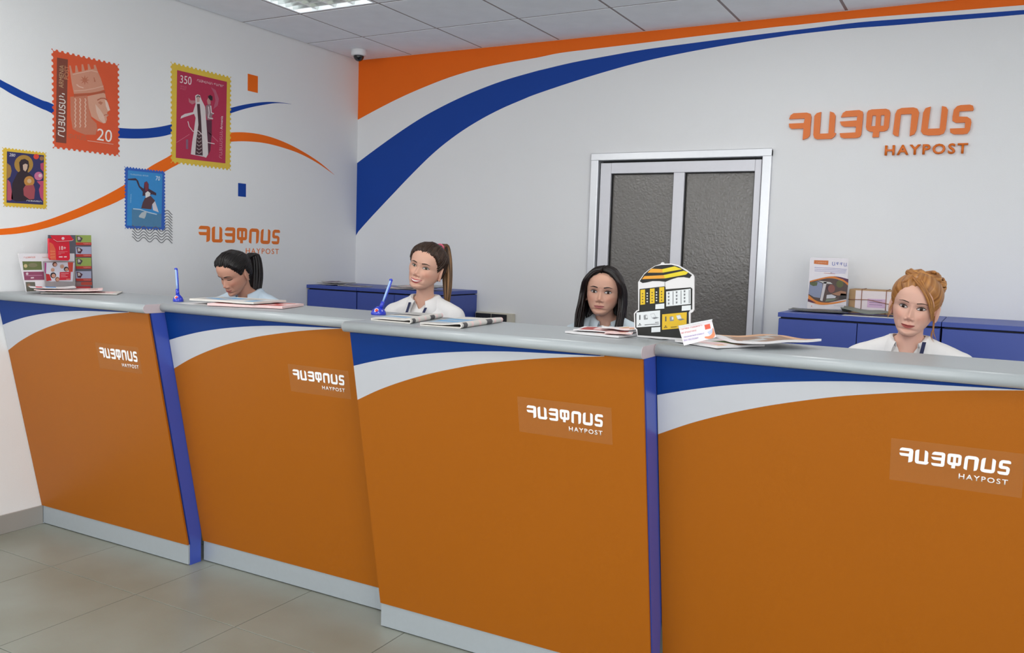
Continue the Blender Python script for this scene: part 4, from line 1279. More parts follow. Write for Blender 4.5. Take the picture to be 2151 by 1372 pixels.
pen('tilted blue pen on a round stand, left of the smiling woman', pc, on(1, -2.44, 821, 588), .030)

# ================================================================== things on the blue cabinets
f4 = Frame((0, -.25, 0), (1, 0, 0), (0, 0, 1))
z = zm(1690, 530, 9.145)
zc_ = 1.234
t = empty('poster_stand', (3.52, -.25, zc_), 'upright acrylic stand with a car poster on the right-hand cabinet', 'stand')
def cl4(pts): return [(a, max(zc_ + .001, b)) for a, b in [f4.px(*q) for q in z(pts)]]
shape('sheet', [cl4([(110, 100), (850, 118), (795, 1100), (50, 1080)])], f4, M('poster_paper', (212, 207, 212), .2, spec=.6), t, 0, .003)
obox('acrylic_foot', f4, 3.43, 3.60, zc_ + .0005, zc_ + .004, -.06, -.001, 'acrylic_clear', t)
p = ZP(f4, z, .0032)
p.add([(188, 152), (462, 160), (455, 245), (182, 222)], (216, 122, 60)); p.text('ՀԱՅՓՈՍՏ', [(230, 208), (420, 218), (422, 188), (232, 180)], (240, 190, 160))
p.text('ԱՊՊԱ', [(530, 255), (820, 275), (825, 205), (535, 185)], (112, 122, 190), bold=.01)
for k in range(4):
    p.line([(195 if k < 3 else 530, 288 + k * 34), (500, 305 + k * 30), (815 - k * 10, 330 + k * 24)], 9, (168, 168, 212))
p.line([(375, 400), (590, 415)], 9, (214, 150, 150))
p.add(smooth([(105, 550), (300, 500), (520, 462), (700, 480), (845, 520)], 4) + smooth([(840, 640), (740, 560), (600, 510), (450, 500), (300, 528), (102, 575)], 4), (224, 130, 50), 3)
p.add(smooth([(560, 458), (700, 478), (845, 518)], 4) + [(842, 590), (740, 520)], (92, 48, 84), 4)
p.add(smooth([(102, 572), (300, 528), (450, 500), (600, 512), (740, 562), (838, 640)], 4) + smooth([(805, 900), (700, 920), (560, 950), (400, 970), (250, 940), (72, 850)], 4), (88, 70, 66), 1)
p.add([(100, 600), (250, 560), (350, 600), (340, 700), (300, 880), (180, 860), (80, 800)], (142, 150, 178), 2); p.add([(110, 580), (255, 570), (240, 640), (170, 650), (110, 620)], (92, 100, 66), 3)
p.add([(370, 575), (430, 570), (345, 940), (300, 920)], (210, 204, 206), 3); p.add([(260, 545), (500, 575), (540, 610), (380, 600)], (206, 204, 202), 3)
p.disc((520, 700), 68, (140, 84, 76), 3, 16, 80); p.disc((500, 690), 80, (66, 40, 56), 2, 16, 70)
p.add([(520, 800), (700, 740), (800, 760), (800, 830), (640, 830)], (166, 120, 92), 3); p.add([(430, 820), (520, 810), (610, 850), (590, 880), (420, 890)], (206, 206, 212), 3); p.disc((680, 610), 70, (96, 98, 56), 2, 14); p.add([(700, 790), (800, 800), (800, 905), (660, 900)], (58, 52, 50), 3); p.add([(420, 900), (640, 890), (560, 930), (400, 950)], (120, 130, 110), 3)
p.add(smooth([(80, 820), (200, 915), (330, 960), (500, 965), (650, 945), (800, 920)], 4) + smooth([(800, 940), (650, 975), (500, 1000), (330, 1010), (200, 985), (65, 940)], 4), (228, 136, 56), 4)
p.add([(68, 890), (230, 975), (150, 970), (65, 945)], (96, 44, 70), 5)
p.disc((138, 1035), 10, (206, 90, 80), 2, 8); p.line([(565, 1022), (740, 1032)], 8, (190, 190, 200))
p.build('poster_print', t)

M('bag_grey', (88, 90, 88), .45, var=.25, scale=20); M('card_brown', (172, 138, 100), .75, var=.08, scale=25); M('string', (150, 96, 70), .8)
G5 = 'grey plastic mail bags on the cabinet'
paper_thing('mail_bag', 'flat dark grey mail bag under the car poster stand', 'bag', flat_quad((3.50, -.33), (1, -.03), .30, .16, zc_), ['bag_grey'], None, .014, .004, .0006, 14, G5, .003)
paper_thing('mail_bag', 'crumpled grey-green mail bag in front of the parcel', 'bag', flat_quad((3.78, -.36), (1, .02), .32, .16, zc_), [M('bag_green', (112, 118, 108), .45, var=.25, scale=20)], None, .036, .006, .003, 15, G5, .004)
paper_thing('paper_sheet', 'white sheet under the crumpled mail bag at the front of the cabinet', 'paper', flat_quad((3.79, -.455), (1, 0), .30, .12, zc_), ['paper_white'], None, .001, .0008, .0004, 16, None)
t = empty('parcel', (3.80, -.14, zc_), 'brown cardboard parcel tied with string, with a pale address sheet', 'parcel')
px0, px1, pz = 3.628, 3.965, 1.366
PY = -.215
box('carton', (px0, PY, zc_ + .0005), (px1, -.03, pz), 'card_brown', t, .004)
f5 = Frame((0, PY, 0), (1, 0, 0), (0, 0, 1))
lb = obox('address_label', f5, px0 + .034, px1 - .01, zc_ + .02, pz - .006, .0003, .0012, M('label_pale', (226, 214, 216), .7, var=.04, scale=25), t)
p = Print(f5, .0013)
def fpx(u, v):
    P_ = f5.at(u, v); d_ = P_ - CAM; zc2 = d_.dot(CF); return (W / 2 + FPX * d_.dot(CR) / zc2, H / 2 - FPX * d_.dot(CU) / zc2)
p.add([fpx(a, b) for a, b in [(3.725, 1.27), (3.815, 1.27), (3.815, 1.318), (3.725, 1.318)]], (220, 184, 214))
for k in range(3): p.line([fpx(3.735, 1.31 - k * .012), fpx(3.80, 1.31 - k * .012)], 1.0, (130, 110, 140), 2)
p.build('label_print', lb)
for xs in (px0 + .066, px0 + .19):
    tube('string', [(xs, PY - .0035, zc_ + .004), (xs, PY - .004, pz + .001), (xs, -.028, pz + .002)], .0018, 'string', t, 6)
tube('string', [(px0 - .002, PY - .0035, zc_ + .075), (px0 + .1, PY - .0045, zc_ + .078), (px0 + .2, PY - .0045, zc_ + .06), (px1, PY - .0035, zc_ + .05)], .0018, 'string', t, 6)
# papers on the left cabinets
G6 = 'paper piles on the left cabinets'
M('mag_violet', (112, 92, 118), .5, var=.3, scale=20); M('mag_dark', (78, 72, 84), .5, var=.3, scale=20)
for k, (c0, ux, w_, h_, zo, lab) in enumerate([((.16, -.40), (1, .2), .24, .17, .0006, 'violet-grey magazine lying in the corner on the left cabinet'), ((.19, -.42), (1, -.3), .22, .15, .012, 'dark curled magazine on top of the corner pile on the left cabinet'), ((.36, -.44), (1, 0.05), .20, .14, .0006, 'flat pale paper beside the corner pile on the left cabinet')]):
    paper_thing('magazine', lab, 'magazine', flat_quad(c0, ux, w_, h_, 1.232), ['newsprint_grey', 'mag_violet', 'mag_dark'], blocks(30 + k, [1, 2, 0]), .010 if k < 2 else .003, .004, zo, 20 + k, G6, .006 if k < 2 else 0)
for k, (c0, ux, w_, h_, zo, lab) in enumerate([((.82, -.40), (1, .1), .30, .20, .0006, 'violet magazine at the bottom of the pile behind the smiling woman'), ((.90, -.38), (1, -.15), .28, .19, .0125, 'pinkish magazine in the pile behind the smiling woman'), ((.95, -.36), (1, .25), .24, .17, .024, 'curled grey magazine, top of the pile behind the smiling woman')]):
    paper_thing('magazine', lab, 'magazine', flat_quad(c0, ux, w_, h_, 1.232), ['newsprint_grey', 'mag_violet', 'news_pink'], blocks(40 + k, [1, 2, 0]), .008, .004, zo, 30 + k, G6, .006)
# ================================================================== the four women behind the counters
def crom(xs, ys):
    xs, ys = np.array(xs, float), np.array(ys, float)
    m = np.gradient(ys, xs)
    def f(x):
        x = np.clip(x, xs[0], xs[-1])
        i = np.clip(np.searchsorted(xs, x) - 1, 0, len(xs) - 2)
        h = xs[i + 1] - xs[i]; t = (x - xs[i]) / h
        return (2 * t**3 - 3 * t**2 + 1) * ys[i] + (t**3 - 2 * t**2 + t) * h * m[i] + (-2 * t**3 + 3 * t**2) * ys[i + 1] + (t**3 - t**2) * h * m[i + 1]
    return f
Y_F = crom([-.112, -.107, -.098, -.089, -.083, -.076, -.068, -.058, -.048, -.03, -.012, 0, .012, .024, .042, .062, .08, .095, .106, .113],
           [.058, .075, .084, .084, .081, .084, .085, .085, .084, .082, .080, .079, .084, .088, .089, .085, .073, .055, .034, .003])
Y_B = crom([-.112, -.1, -.085, -.07, -.05, -.03, 0, .03, .06, .085, .1, .108, .113],
           [.03, .012, -.012, -.035, -.062, -.080, -.094, -.098, -.090, -.068, -.045, -.028, -.003])
W_X = crom([-.112, -.107, -.098, -.084, -.068, -.048, -.022, 0, .03, .06, .085, .1, .108, .113],
           [.013, .023, .034, .046, .056, .0645, .071, .0745, .077, .074, .060, .042, .027, .003])
def gs(x, z, cx, cz, sx, sz): return np.exp(-((x - cx) / sx) ** 2 - ((z - cz) / sz) ** 2)

class Face:
    def __init__(s, fw=1.0, jaw=1.0, mouth_w=.0235, smile=0.0, lip=1.0, open_=0.0, nose=1.0, lipc=(176, 92, 88), skin=(214, 168, 148), blush=.5):
        s.__dict__.update(locals())
    def lips(s, x, z):
        u = np.clip(np.abs(x) / s.mouth_w, 0, 1)
        line = -.0685 + s.smile * .007 * u ** 2
        k = np.clip(1 - u ** 2, 0, 1)
        upp = line + s.lip * (.0062 * k ** .7 - .0012 * np.exp(-(x / .004) ** 2)) + s.open_ * .35 * k
        low = line - s.lip * .0085 * k ** .75 - s.open_ * k
        return line, upp, low, u
    def relief(s, x, z):
        d = np.zeros_like(x)
        a = np.abs(x)
        # nose: bridge, tip, wings
        hb = np.interp(z, [-.052, -.046, -.040, -.034, -.024, -.008, .006, .016], [0, .006, .019, .023, .0165, .0085, .0035, 0])
        wb = np.interp(z, [-.05, -.036, -.02, 0, .015], [.0105, .0105, .0085, .0068, .008])
        d += s.nose * hb * np.exp(-(x / wb) ** 2)
        d += .0085 * gs(a, z, .0125, -.0425, .0055, .0055)
        d -= .003 * gs(a, z, .007, -.049, .004, .003)
        # sockets, brows, cheeks, chin
        d -= .0085 * gs(a, z, .030, .001, .0150, .0095)
        d += .0035 * gs(a, z, .030, .001, .0105, .0055)
        d += .0030 * gs(a, z, .028, .021, .020, .007)
        d += (.0035 + .004 * s.smile) * gs(a, z, .040, -.030, .018, .016)
        d -= (.0015 + .0035 * s.smile) * gs(a, z, .031, -.058, .006, .012)
        d += .0040 * gs(x, z, 0, -.0985, .015, .009)
        d -= .0025 * gs(x, z, 0, -.0555, .0035, .005)
        # lips
        line, upp, low, u = s.lips(x, z)
        k = np.clip(1 - u ** 2.5, 0, 1)
        d += .0042 * s.lip * k * np.exp(-((z - (line + .0035)) / .0038) ** 2)
        d += .0052 * s.lip * k * np.exp(-((z - (line - .0048)) / .0048) ** 2)
        d -= (.0040 if s.open_ == 0 else .0005) * k * np.exp(-((z - line) / .0013) ** 2)
        d -= .0030 * np.exp(-((z + .0835) / .0035) ** 2) * np.exp(-(x / .016) ** 2)
        return d

def head_grid(face, nz=150, nt=150, sx=1.0):
    s = np.linspace(0, 1, nz)
    s = .55 * s + .45 * (.5 - .5 * np.cos(np.pi * s))
    z = -.112 + .225 * s
    tau = np.linspace(0, 2 * np.pi, nt, endpoint=False)
    t = tau - .52 * np.sin(tau)
    Z, T = np.meshgrid(z, t, indexing='ij')
    yf, yb, w = Y_F(Z), Y_B(Z), W_X(Z) * sx
    low = np.clip((-.02 - Z) / .09, 0, 1)
    w = w * (1 - low * (1 - face.jaw))
    yc = yb + (yf - yb) * (.46 - .06 * low)
    ct, st = np.cos(T), np.sin(T)
    X = w * np.sign(st) * np.abs(st) ** .92
    Y = np.where(ct > 0, yc + (yf - yc) * np.abs(ct) ** (.86 + .30 * low), yc - (yc - yb) * np.abs(ct) ** .95)
    fr = np.clip(ct * 1.6, 0, 1)
    Y = Y + face.relief(X / sx, Z) * fr
    return X, Y, Z

def grid_faces(nz, nt):
    f = []
    for i in range(nz - 1):
        for j in range(nt):
            k = (j + 1) % nt
            f.append((i * nt + j, i * nt + k, (i + 1) * nt + k, (i + 1) * nt + j))
    return f

def uvs(bm, c, r, rot=None, n=20):
    m = Matrix.Translation(Vector(c)) @ (rot.to_4x4() if rot is not None else Matrix.Identity(4)) @ Matrix.Diagonal((r[0], r[1], r[2], 1))
    bmesh.ops.create_uvsphere(bm, u_segments=n, v_segments=n // 2 + 2, radius=1, matrix=m)

def capsule(bm, pts, rad):
    vs, fs = tube_data(pts, rad, 14)
    b = [bm.verts.new(v) for v in vs]
    for f in fs: bm.faces.new([b[k] for k in f])
    for p, r in zip(pts, rad if hasattr(rad, '__len__') else [rad] * len(pts)):
        uvs(bm, p, (r, r, r), n=14)

def remesh(bm, voxel, smooth_it):
    me = bpy.data.meshes.new('tmp'); bm.to_mesh(me); bm.free()
    o = bpy.data.objects.new('tmp', me)
    r = o.modifiers.new('r', 'REMESH'); r.mode = 'VOXEL'; r.voxel_size = voxel
    s = o.modifiers.new('s', 'SMOOTH'); s.iterations = smooth_it; s.factor = .5
    out = evaluated(o)
    bpy.data.objects.remove(o); bpy.data.meshes.remove(me)
    return out

def union(meshes):
    """One continuous surface out of overlapping closed ones."""
    obs = []
    for m in meshes:
        o = bpy.data.objects.new('tmp', m); obs.append(o)
    for k, o in enumerate(obs[1:]):
        b = obs[0].modifiers.new('b%d' % k, 'BOOLEAN'); b.operation = 'UNION'; b.object = o; b.solver = 'EXACT'
    out = evaluated(obs[0], obs[1:])
    n = sum(len(m.vertices) for m in meshes)
    if len(out.vertices) < .6 * n:
        bm = bmesh.new()
        for m in meshes: bm.from_mesh(m)
        out = bpy.data.meshes.new('body'); bm.to_mesh(out); bm.free()
    for o in obs: bpy.data.objects.remove(o)
    return out

def skin_mat(name):
    m = bpy.data.materials.new(name); m.use_nodes = True
    nt = m.node_tree; b = nt.nodes['Principled BSDF']
    at = nt.nodes.new('ShaderNodeAttribute'); at.attribute_name = 'skin'
    nt.links.new(at.outputs['Color'], b.inputs['Base Color'])
    b.inputs['Roughness'].default_value = .5
    b.inputs['Specular IOR Level'].default_value = .35
    b.inputs['Subsurface Weight'].default_value = .12
    b.inputs['Subsurface Radius'].default_value = (.012, .005, .003)
    b.inputs['Subsurface Scale'].default_value = .4
    nz = nt.nodes.new('ShaderNodeTexNoise'); nz.inputs['Scale'].default_value = 300
    bp = nt.nodes.new('ShaderNodeBump'); bp.inputs['Strength'].default_value = .08; bp.inputs['Distance'].default_value = .001
    nt.links.new(nz.outputs['Fac'], bp.inputs['Height']); nt.links.new(bp.outputs['Normal'], b.inputs['Normal'])
    return m
SKIN = skin_mat('skin')

def hair_mat(name, root, tip, dark, rough=.42):
    m = bpy.data.materials.new(name); m.use_nodes = True
    nt = m.node_tree; b = nt.nodes['Principled BSDF']
    a1 = nt.nodes.new('ShaderNodeAttribute'); a1.attribute_name = 'along'
    a2 = nt.nodes.new('ShaderNodeAttribute'); a2.attribute_name = 'strand'
    mx = nt.nodes.new('ShaderNodeMix'); mx.data_type = 'RGBA'
    mx.inputs['A'].default_value = rgb(*root); mx.inputs['B'].default_value = rgb(*tip)
    nt.links.new(a1.outputs['Fac'], mx.inputs['Factor'])
    cmb = nt.nodes.new('ShaderNodeCombineXYZ')
    ms = nt.nodes.new('ShaderNodeMath'); ms.operation = 'MULTIPLY'; ms.inputs[1].default_value = 60
    nt.links.new(a2.outputs['Fac'], ms.inputs[0]); nt.links.new(ms.outputs[0], cmb.inputs[0])
    m3 = nt.nodes.new('ShaderNodeMath'); m3.operation = 'MULTIPLY'; m3.inputs[1].default_value = 3
    nt.links.new(a1.outputs['Fac'], m3.inputs[0]); nt.links.new(m3.outputs[0], cmb.inputs[1])
    nz = nt.nodes.new('ShaderNodeTexNoise'); nz.inputs['Scale'].default_value = 1.0; nz.inputs['Detail'].default_value = 3
    nt.links.new(cmb.outputs[0], nz.inputs['Vector'])
    mr = nt.nodes.new('ShaderNodeMapRange'); mr.inputs['From Min'].default_value = .35; mr.inputs['From Max'].default_value = .65
    nt.links.new(nz.outputs['Fac'], mr.inputs['Value'])
    m2 = nt.nodes.new('ShaderNodeMix'); m2.data_type = 'RGBA'
    m2.inputs['A'].default_value = rgb(*dark)
    nt.links.new(mr.outputs['Result'], m2.inputs['Factor']); nt.links.new(mx.outputs['Result'], m2.inputs['B'])
    nt.links.new(m2.outputs['Result'], b.inputs['Base Color'])
    bp = nt.nodes.new('ShaderNodeBump'); bp.inputs['Strength'].default_value = .5; bp.inputs['Distance'].default_value = .002
    nt.links.new(nz.outputs['Fac'], bp.inputs['Height']); nt.links.new(bp.outputs['Normal'], b.inputs['Normal'])
    b.inputs['Roughness'].default_value = rough
    b.inputs['Specular IOR Level'].default_value = .4
    return m

class Hair:
    def __init__(s): s.v, s.f, s.al, s.st = [], [], [], []
    def add(s, vs, fs, al, st):
        o = len(s.v); s.v += list(vs); s.f += [[o + k for k in q] for q in fs]; s.al += list(al); s.st += list(st)
    def lock(s, path, r, seg=6, flat=.55, a0=0.0, a1=1.0, ref=None):
        n = len(path)
        vs, fs = tube_data(path, [r * (1 if i < n * .55 else max(.12, 1 - (i / (n - 1) - .55) / .45 * .9)) for i in range(n)], seg, flat, ref)
        sid = random.random()
        s.add(vs, fs, [a0 + (a1 - a0) * i / (n - 1) for i in range(n) for _ in range(seg)], [sid + .02 * (k / seg) for i in range(n) for k in range(seg)])
    def build(s, mat, parent, M_):
        o = mesh_obj('hair', [M_ @ Vector(v) for v in s.v] if M_ is not None else s.v, s.f, mat, parent, True)
        for nm, arr in (('along', s.al), ('strand', s.st)):
            a = o.data.attributes.new(nm, 'FLOAT', 'POINT'); a.data.foreach_set('value', arr)
        return o

def spline3(pts, n):
    P = [Vector(p) for p in pts]
    out = []
    m = len(P)
    for i in range(m - 1):
        p0 = P[i - 1] if i else P[0] * 2 - P[1]; p3 = P[i + 2] if i + 2 < m else P[-1] * 2 - P[-2]
        for k in range(n):
            t = k / n
            out.append(.5 * ((2 * P[i]) + (P[i + 1] - p0) * t + (2 * p0 - 5 * P[i] + 4 * P[i + 1] - p3) * t * t + (3 * P[i] - p0 - 3 * P[i + 1] + p3) * t ** 3))
    out.append(P[-1])
    return out

M('eye_white', (214, 206, 202), .2, var=.0); M('iris_brown', (62, 42, 30), .15, var=0); M('iris_green', (78, 80, 60), .15, var=0); M('pupil', (10, 9, 9), .1, var=0); M('lash', (26, 18, 16), .6, var=0); M('tooth', (232, 226, 216), .25, var=0)
M('lash_brown', (58, 38, 30), .6, var=0)

def patch(name, surf, rows, mat, parent, M_, lift=.0006):
    """Ribbon on the face: rows of (x, z) polylines from lower to upper edge."""
    vs, fs = [], []
    n = len(rows[0])
    for r in rows:
        for (x, z, l) in r:
            vs.append(M_ @ Vector((x, surf(x, z) + lift + l, z)))
    for i in range(len(rows) - 1):
        for j in range(n - 1):
            fs.append((i * n + j, i * n + j + 1, (i + 1) * n + j + 1, (i + 1) * n + j))
    o = mesh_obj(name, vs, fs, mat, parent, True)
    sm = o.modifiers.new('thickness', 'SOLIDIFY'); sm.thickness = .0006; sm.offset = 0
    return o

def woman(cfg):
    face = cfg['face']
    # ---- head pose
    D = cfg['D']
    d0 = ray(*cfg['eye_px']).normalized()
    E = CAM + d0 * D
    v = Vector((CAM.x - E.x, CAM.y - E.y, 0)).normalized()
    ir = (-v).cross(Vector((0, 0, 1)))
    th, ph, ps = (math.radians(a) for a in (cfg['turn'], cfg['pitch'], cfg['roll']))
    F0 = v * math.cos(th) - ir * math.sin(th)
    F = F0 * math.cos(ph) - Vector((0, 0, 1)) * math.sin(ph)
    U = Vector((0, 0, 1)) * math.cos(ph) + F0 * math.sin(ph)
    q = Quaternion(-v, ps)
    F, U = q @ F, q @ U
    X = F.cross(U)
    sc = cfg.get('scale', 1.0)
    R = Matrix((X, F, U)).transposed().to_4x4()
    HM = R @ Matrix.Diagonal((sc, sc, sc, 1))
    C = E - (HM @ Vector((0, .074, 0)))
    HM = Matrix.Translation(C) @ HM
    HI = HM.inverted()
    # ---- torso frame
    S = CAM + ray(*cfg['sh_px']).normalized() * cfg['sh_D']
    tt = math.radians(cfg['tturn'])
    TF = (v * math.cos(tt) - ir * math.sin(tt)).normalized()
    TU = Vector((0, 0, 1)); TX = TF.cross(TU)
    TM = Matrix((TX, TF, TU)).transposed().to_4x4(); TM.translation = S
    T = lambda x, y, z: TM @ Vector((x, y, z))
    hw = cfg.get('hw', .165)
    seat_z = PLAT + .47
    dzs = seat_z + .08 - S.z                       # pelvis centre in torso coordinates
    root = empty('person', (S.x, S.y, PLAT), cfg['label'], 'person', 'women behind the counter')

    # ---- body
    nz, nt = 190, 170
    gx, gy, gz = head_grid(face, nz, nt, face.fw)
    pts = np.stack([gx, gy, gz], -1).reshape(-1, 3)
    hb = bmesh.new()
    bv = [hb.verts.new(HM @ Vector(p)) for p in pts]
    for f in grid_faces(nz, nt): hb.faces.new([bv[k] for k in f])
    hb.faces.new(bv[:nt][::-1]); hb.faces.new(bv[-nt:])
    bmesh.ops.recalc_face_normals(hb, faces=hb.faces)
    head_me = bpy.data.meshes.new('head'); hb.to_mesh(head_me)
    surf_bvh = BVHTree.FromPolygons([tuple(p) for p in pts], grid_faces(nz, nt))
    def surf(x, z):
        h = surf_bvh.ray_cast(Vector((x, .3, z)), Vector((0, -1, 0)))
        return h[0].y if h[0] is not None else .06
    hb.free()
    meshes = []
    bm = bmesh.new()
    nk0 = HM @ Vector((0, -.018, -.045)); nk1 = T(0, -.012, .01)
    capsule(bm, [nk0, nk0.lerp(nk1, .5) , nk1], [.045 * sc, .045 * sc, .058 * sc])
    for s in (-1, 1):
        capsule(bm, [T(0, -.015, .060), T(s * hw * .5, -.015, .024), T(s * hw, -.008, -.018)], [.042, .040, .046])
        el = T(s * (hw + .035), .02, -.27); wr = T(s * .10, .20, -.36)
        capsule(bm, [T(s * hw, -.005, -.02), T(s * (hw + .02), .02, -.14), el], [.047, .043, .036])
        capsule(bm, [el, el.lerp(wr, .5), wr], [.036, .032, .023])
        hd = (wr - el).normalized()
        palm = wr + hd * .05
        uvs(bm, palm, (.036, .036, .018))
        sd = hd.cross(Vector((0, 0, 1))).normalized()
        for k in range(4):
            b0 = palm + sd * (.022 - .015 * k) + hd * .03
            L = (.062, .07, .066, .05)[k]
            capsule(bm, [b0, b0 + hd * L * .55, b0 + hd * L - Vector((0, 0, .012))], [.0095, .009, .0075])
        tb = palm + sd * .03 * s - hd * .01
        capsule(bm, [tb, tb + sd * .02 * s + hd * .025, tb + sd * .02 * s + hd * .05], [.011, .010, .008])
        hp = T(s * .085, .01, dzs); kn = T(s * .10, .33, dzs + .01); an = kn + TF * -.02; an.z = PLAT + .085
        capsule(bm, [hp, hp.lerp(kn, .5), kn], [.085, .072, .056]); capsule(bm, [kn, kn.lerp(an, .35), an], [.054, .05, .036])
        capsule(bm, [an - Vector((0, 0, .035)), an + TF * .07 - Vector((0, 0, .047)), an + TF * .11 - Vector((0, 0, .055))], [.038, .034, .026])
    uvs(bm, T(0, -.005, -.11), (hw - .012, .098, .15)); uvs(bm, T(0, 0, -.28), (.128, .092, .20)); uvs(bm, T(0, 0, dzs + .01), (.165, .125, .11))
    capsule(bm, [T(0, 0, -.2), T(0, 0, dzs)], [.10, .11])
    for s in (-1, 1): uvs(bm, T(s * .068, .066, -.165), (.06, .055, .062))
    body = remesh(bm, .0085, 6)
    meshes.append(body)
    # ears
    for s in (-1, 1):
        eb = bmesh.new()
        er = Matrix.Rotation(s * math.radians(-24), 3, 'Z') @ Matrix.Rotation(math.radians(-8), 3, 'X')
        ec = Vector((s * .0745 * face.fw, -.012, -.012))
        uvs(eb, ec, (.0075, .0185, .032), er, 18)
        rim = [ec + er @ Vector((s * .005, .0185 * math.cos(a) - .001, .032 * math.sin(a))) for a in np.linspace(-.5 * math.pi + .25, math.pi * 1.12, 16)]
        capsule(eb, rim, [.0035] * 16)
        uvs(eb, ec + Vector((s * .003, .004, -.026)), (.006, .008, .009))
        for vv in eb.verts: vv.co = HM @ vv.co
        meshes.append(remesh(eb, .0022, 3))
    me = union([head_me] + meshes)
    me.materials.clear()
    # skin colours from the position on the head
    co = np.zeros(len(me.vertices) * 3); me.vertices.foreach_get('co', co); co = co.reshape(-1, 3)
    Hi = np.array(HI)
    L = co @ Hi[:3, :3].T + Hi[:3, 3]
    x, y, z = L[:, 0] / face.fw, L[:, 1], L[:, 2]
    base = np.array(rgb(*face.skin)[:3]); lipc = np.array(rgb(*face.lipc)[:3]); red = base * np.array([1.0, .72, .68])
    col = np.tile(base, (len(x), 1))
    fr = (y > .02) & (z > -.12)
    bl = face.blush * (gs(np.abs(x), z, .043, -.032, .02, .017) + .6 * gs(x, z, 0, -.036, .012, .01)) * fr
    col = col * (1 - bl[:, None]) + red * bl[:, None]
    line, upp, low, u_ = face.lips(x, z)
    e = .0012
    lm = np.clip((upp - z) / e + .5, 0, 1) * np.clip((z - low) / e + .5, 0, 1) * (np.abs(x) < face.mouth_w) * fr * (y > .05)
    col = col * (1 - lm[:, None]) + lipc * lm[:, None]
    dk = np.exp(-((z - line) / .0011) ** 2) * (np.abs(x) < face.mouth_w * 1.02) * fr * (y > .05) * (.75 if face.open_ == 0 else 0)
    col = col * (1 - dk[:, None]) + lipc * .25 * dk[:, None]
    if face.open_ > 0:
        kk = np.clip(1 - (u_ / .9) ** 2, 0, 1)
        hi_ = line + face.open_ * .28 * kk; lo_ = line - face.open_ * .85 * kk
        tm = np.clip((hi_ - z) / .0008 + .5, 0, 1) * np.clip((z - lo_) / .0008 + .5, 0, 1) * (u_ < .9) * fr * (y > .05)
        col = col * (1 - tm[:, None]) + np.array(rgb(232, 224, 214)[:3]) * tm[:, None]
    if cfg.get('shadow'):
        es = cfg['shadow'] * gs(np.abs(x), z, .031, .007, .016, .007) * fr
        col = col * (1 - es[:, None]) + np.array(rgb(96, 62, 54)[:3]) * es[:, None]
    ca = me.color_attributes.new('skin', 'FLOAT_COLOR', 'POINT')
    ca.data.foreach_set('color', np.concatenate([col, np.ones((len(col), 1))], 1).ravel())
    from_mesh('body', me, SKIN, root, True)

    # ---- eyes, brows
    gaze = cfg.get('gaze', (0, 0))
    lashm = cfg.get('lash', 'lash')
    for s in (-1, 1):
        cx, hwid, z0 = s * .0310 * face.fw, .0152 * face.fw, .0005
        ss = np.linspace(-1, 1, 17)
        out_tilt = lambda a: .0014 * a * s       # outer corner higher
        if cfg.get('closed'):
            zl = lambda a: z0 - .0042 * (1 - a * a) + out_tilt(a)
            patch('eyelashes', surf, [[(cx + hwid * a, zl(a) - .0028, .0012) for a in ss], [(cx + hwid * a, zl(a) + .0014 * (1 - a * a) , .0008) for a in ss]], lashm, root, HM)
        else:
            op = cfg.get('open', 1.0)
            zu = lambda a: z0 + .0052 * op * (1 - abs(a) ** 2.2) + out_tilt(a)
            zl = lambda a: z0 - .0040 * op * (1 - abs(a) ** 2.4) + out_tilt(a)
            bulge = lambda a: .0016 * (1 - a * a)
            rows = [[(cx + hwid * a, zl(a) + (zu(a) - zl(a)) * t, bulge(a)) for a in ss] for t in np.linspace(0, 1, 6)]
            eye = patch('eye', surf, rows, 'eye_white', root, HM, .0005)
            for (nm, rr, mt, lf) in (('iris', .0060, cfg.get('iris', 'iris_brown'), .0011), ('pupil', .0027, 'pupil', .0016)):
                ix = cx + gaze[0]; iz = z0 + gaze[1]
                vs_, rows_ = [], []
                for t in np.linspace(-1, 1, 9):
                    half = rr * math.sqrt(max(0, 1 - t * t))
                    xx = ix + rr * t
                    a = np.clip((xx - cx) / hwid, -1, 1)
                    rows_.append((xx, max(iz - half, zl(a)), min(iz + half, zu(a)), bulge(a)))
                patch(nm, surf, [[(xx, lo_, b_) for xx, lo_, hi_, b_ in rows_], [(xx, (lo_ + hi_) / 2, b_ + .0004) for xx, lo_, hi_, b_ in rows_], [(xx, max(lo_, hi_), b_) for xx, lo_, hi_, b_ in rows_]], mt, eye, HM, lf)
            lt_ = cfg.get('lasht', 1.0)
            patch('eyelashes', surf, [[(cx + hwid * a * 1.06, zu(a) - .0005, bulge(a) + .0012) for a in ss], [(cx + hwid * a * 1.06, zu(a) + .0017 * lt_ * (1 - .6 * a * a) , bulge(a) + .0014) for a in ss]], lashm, eye, HM)
            patch('eyelashes', surf, [[(cx + hwid * a, zl(a) - .0007 * lt_, bulge(a) + .0006) for a in ss], [(cx + hwid * a, zl(a) + .0002, bulge(a) + .0008) for a in ss]], lashm, eye, HM)
        bs = np.linspace(0, 1, 14)
        br = cfg.get('brow', (.0185, .004, .0040))
        zb_ = lambda a: br[0] + br[1] * math.sin(min(1, a * 1.25) * math.pi * .62) - .0025 * max(0, a - .65) / .35
        xb_ = lambda a: s * (.0135 + .036 * a) * face.fw
        tk = lambda a: br[2] * (.75 + .5 * a if a < .4 else .95 * (1 - (a - .4) / .6 * .8))
        patch('eyebrow', surf, [[(xb_(a), zb_(a) - tk(a) / 2, .0004) for a in bs], [(xb_(a), zb_(a), .0012) for a in bs], [(xb_(a), zb_(a) + tk(a) / 2, .0004) for a in bs]], cfg.get('browm', 'lash'), root, HM)
    # ---- shirt
    g_ = cfg.get('ease', .013)
    bm = bmesh.new()
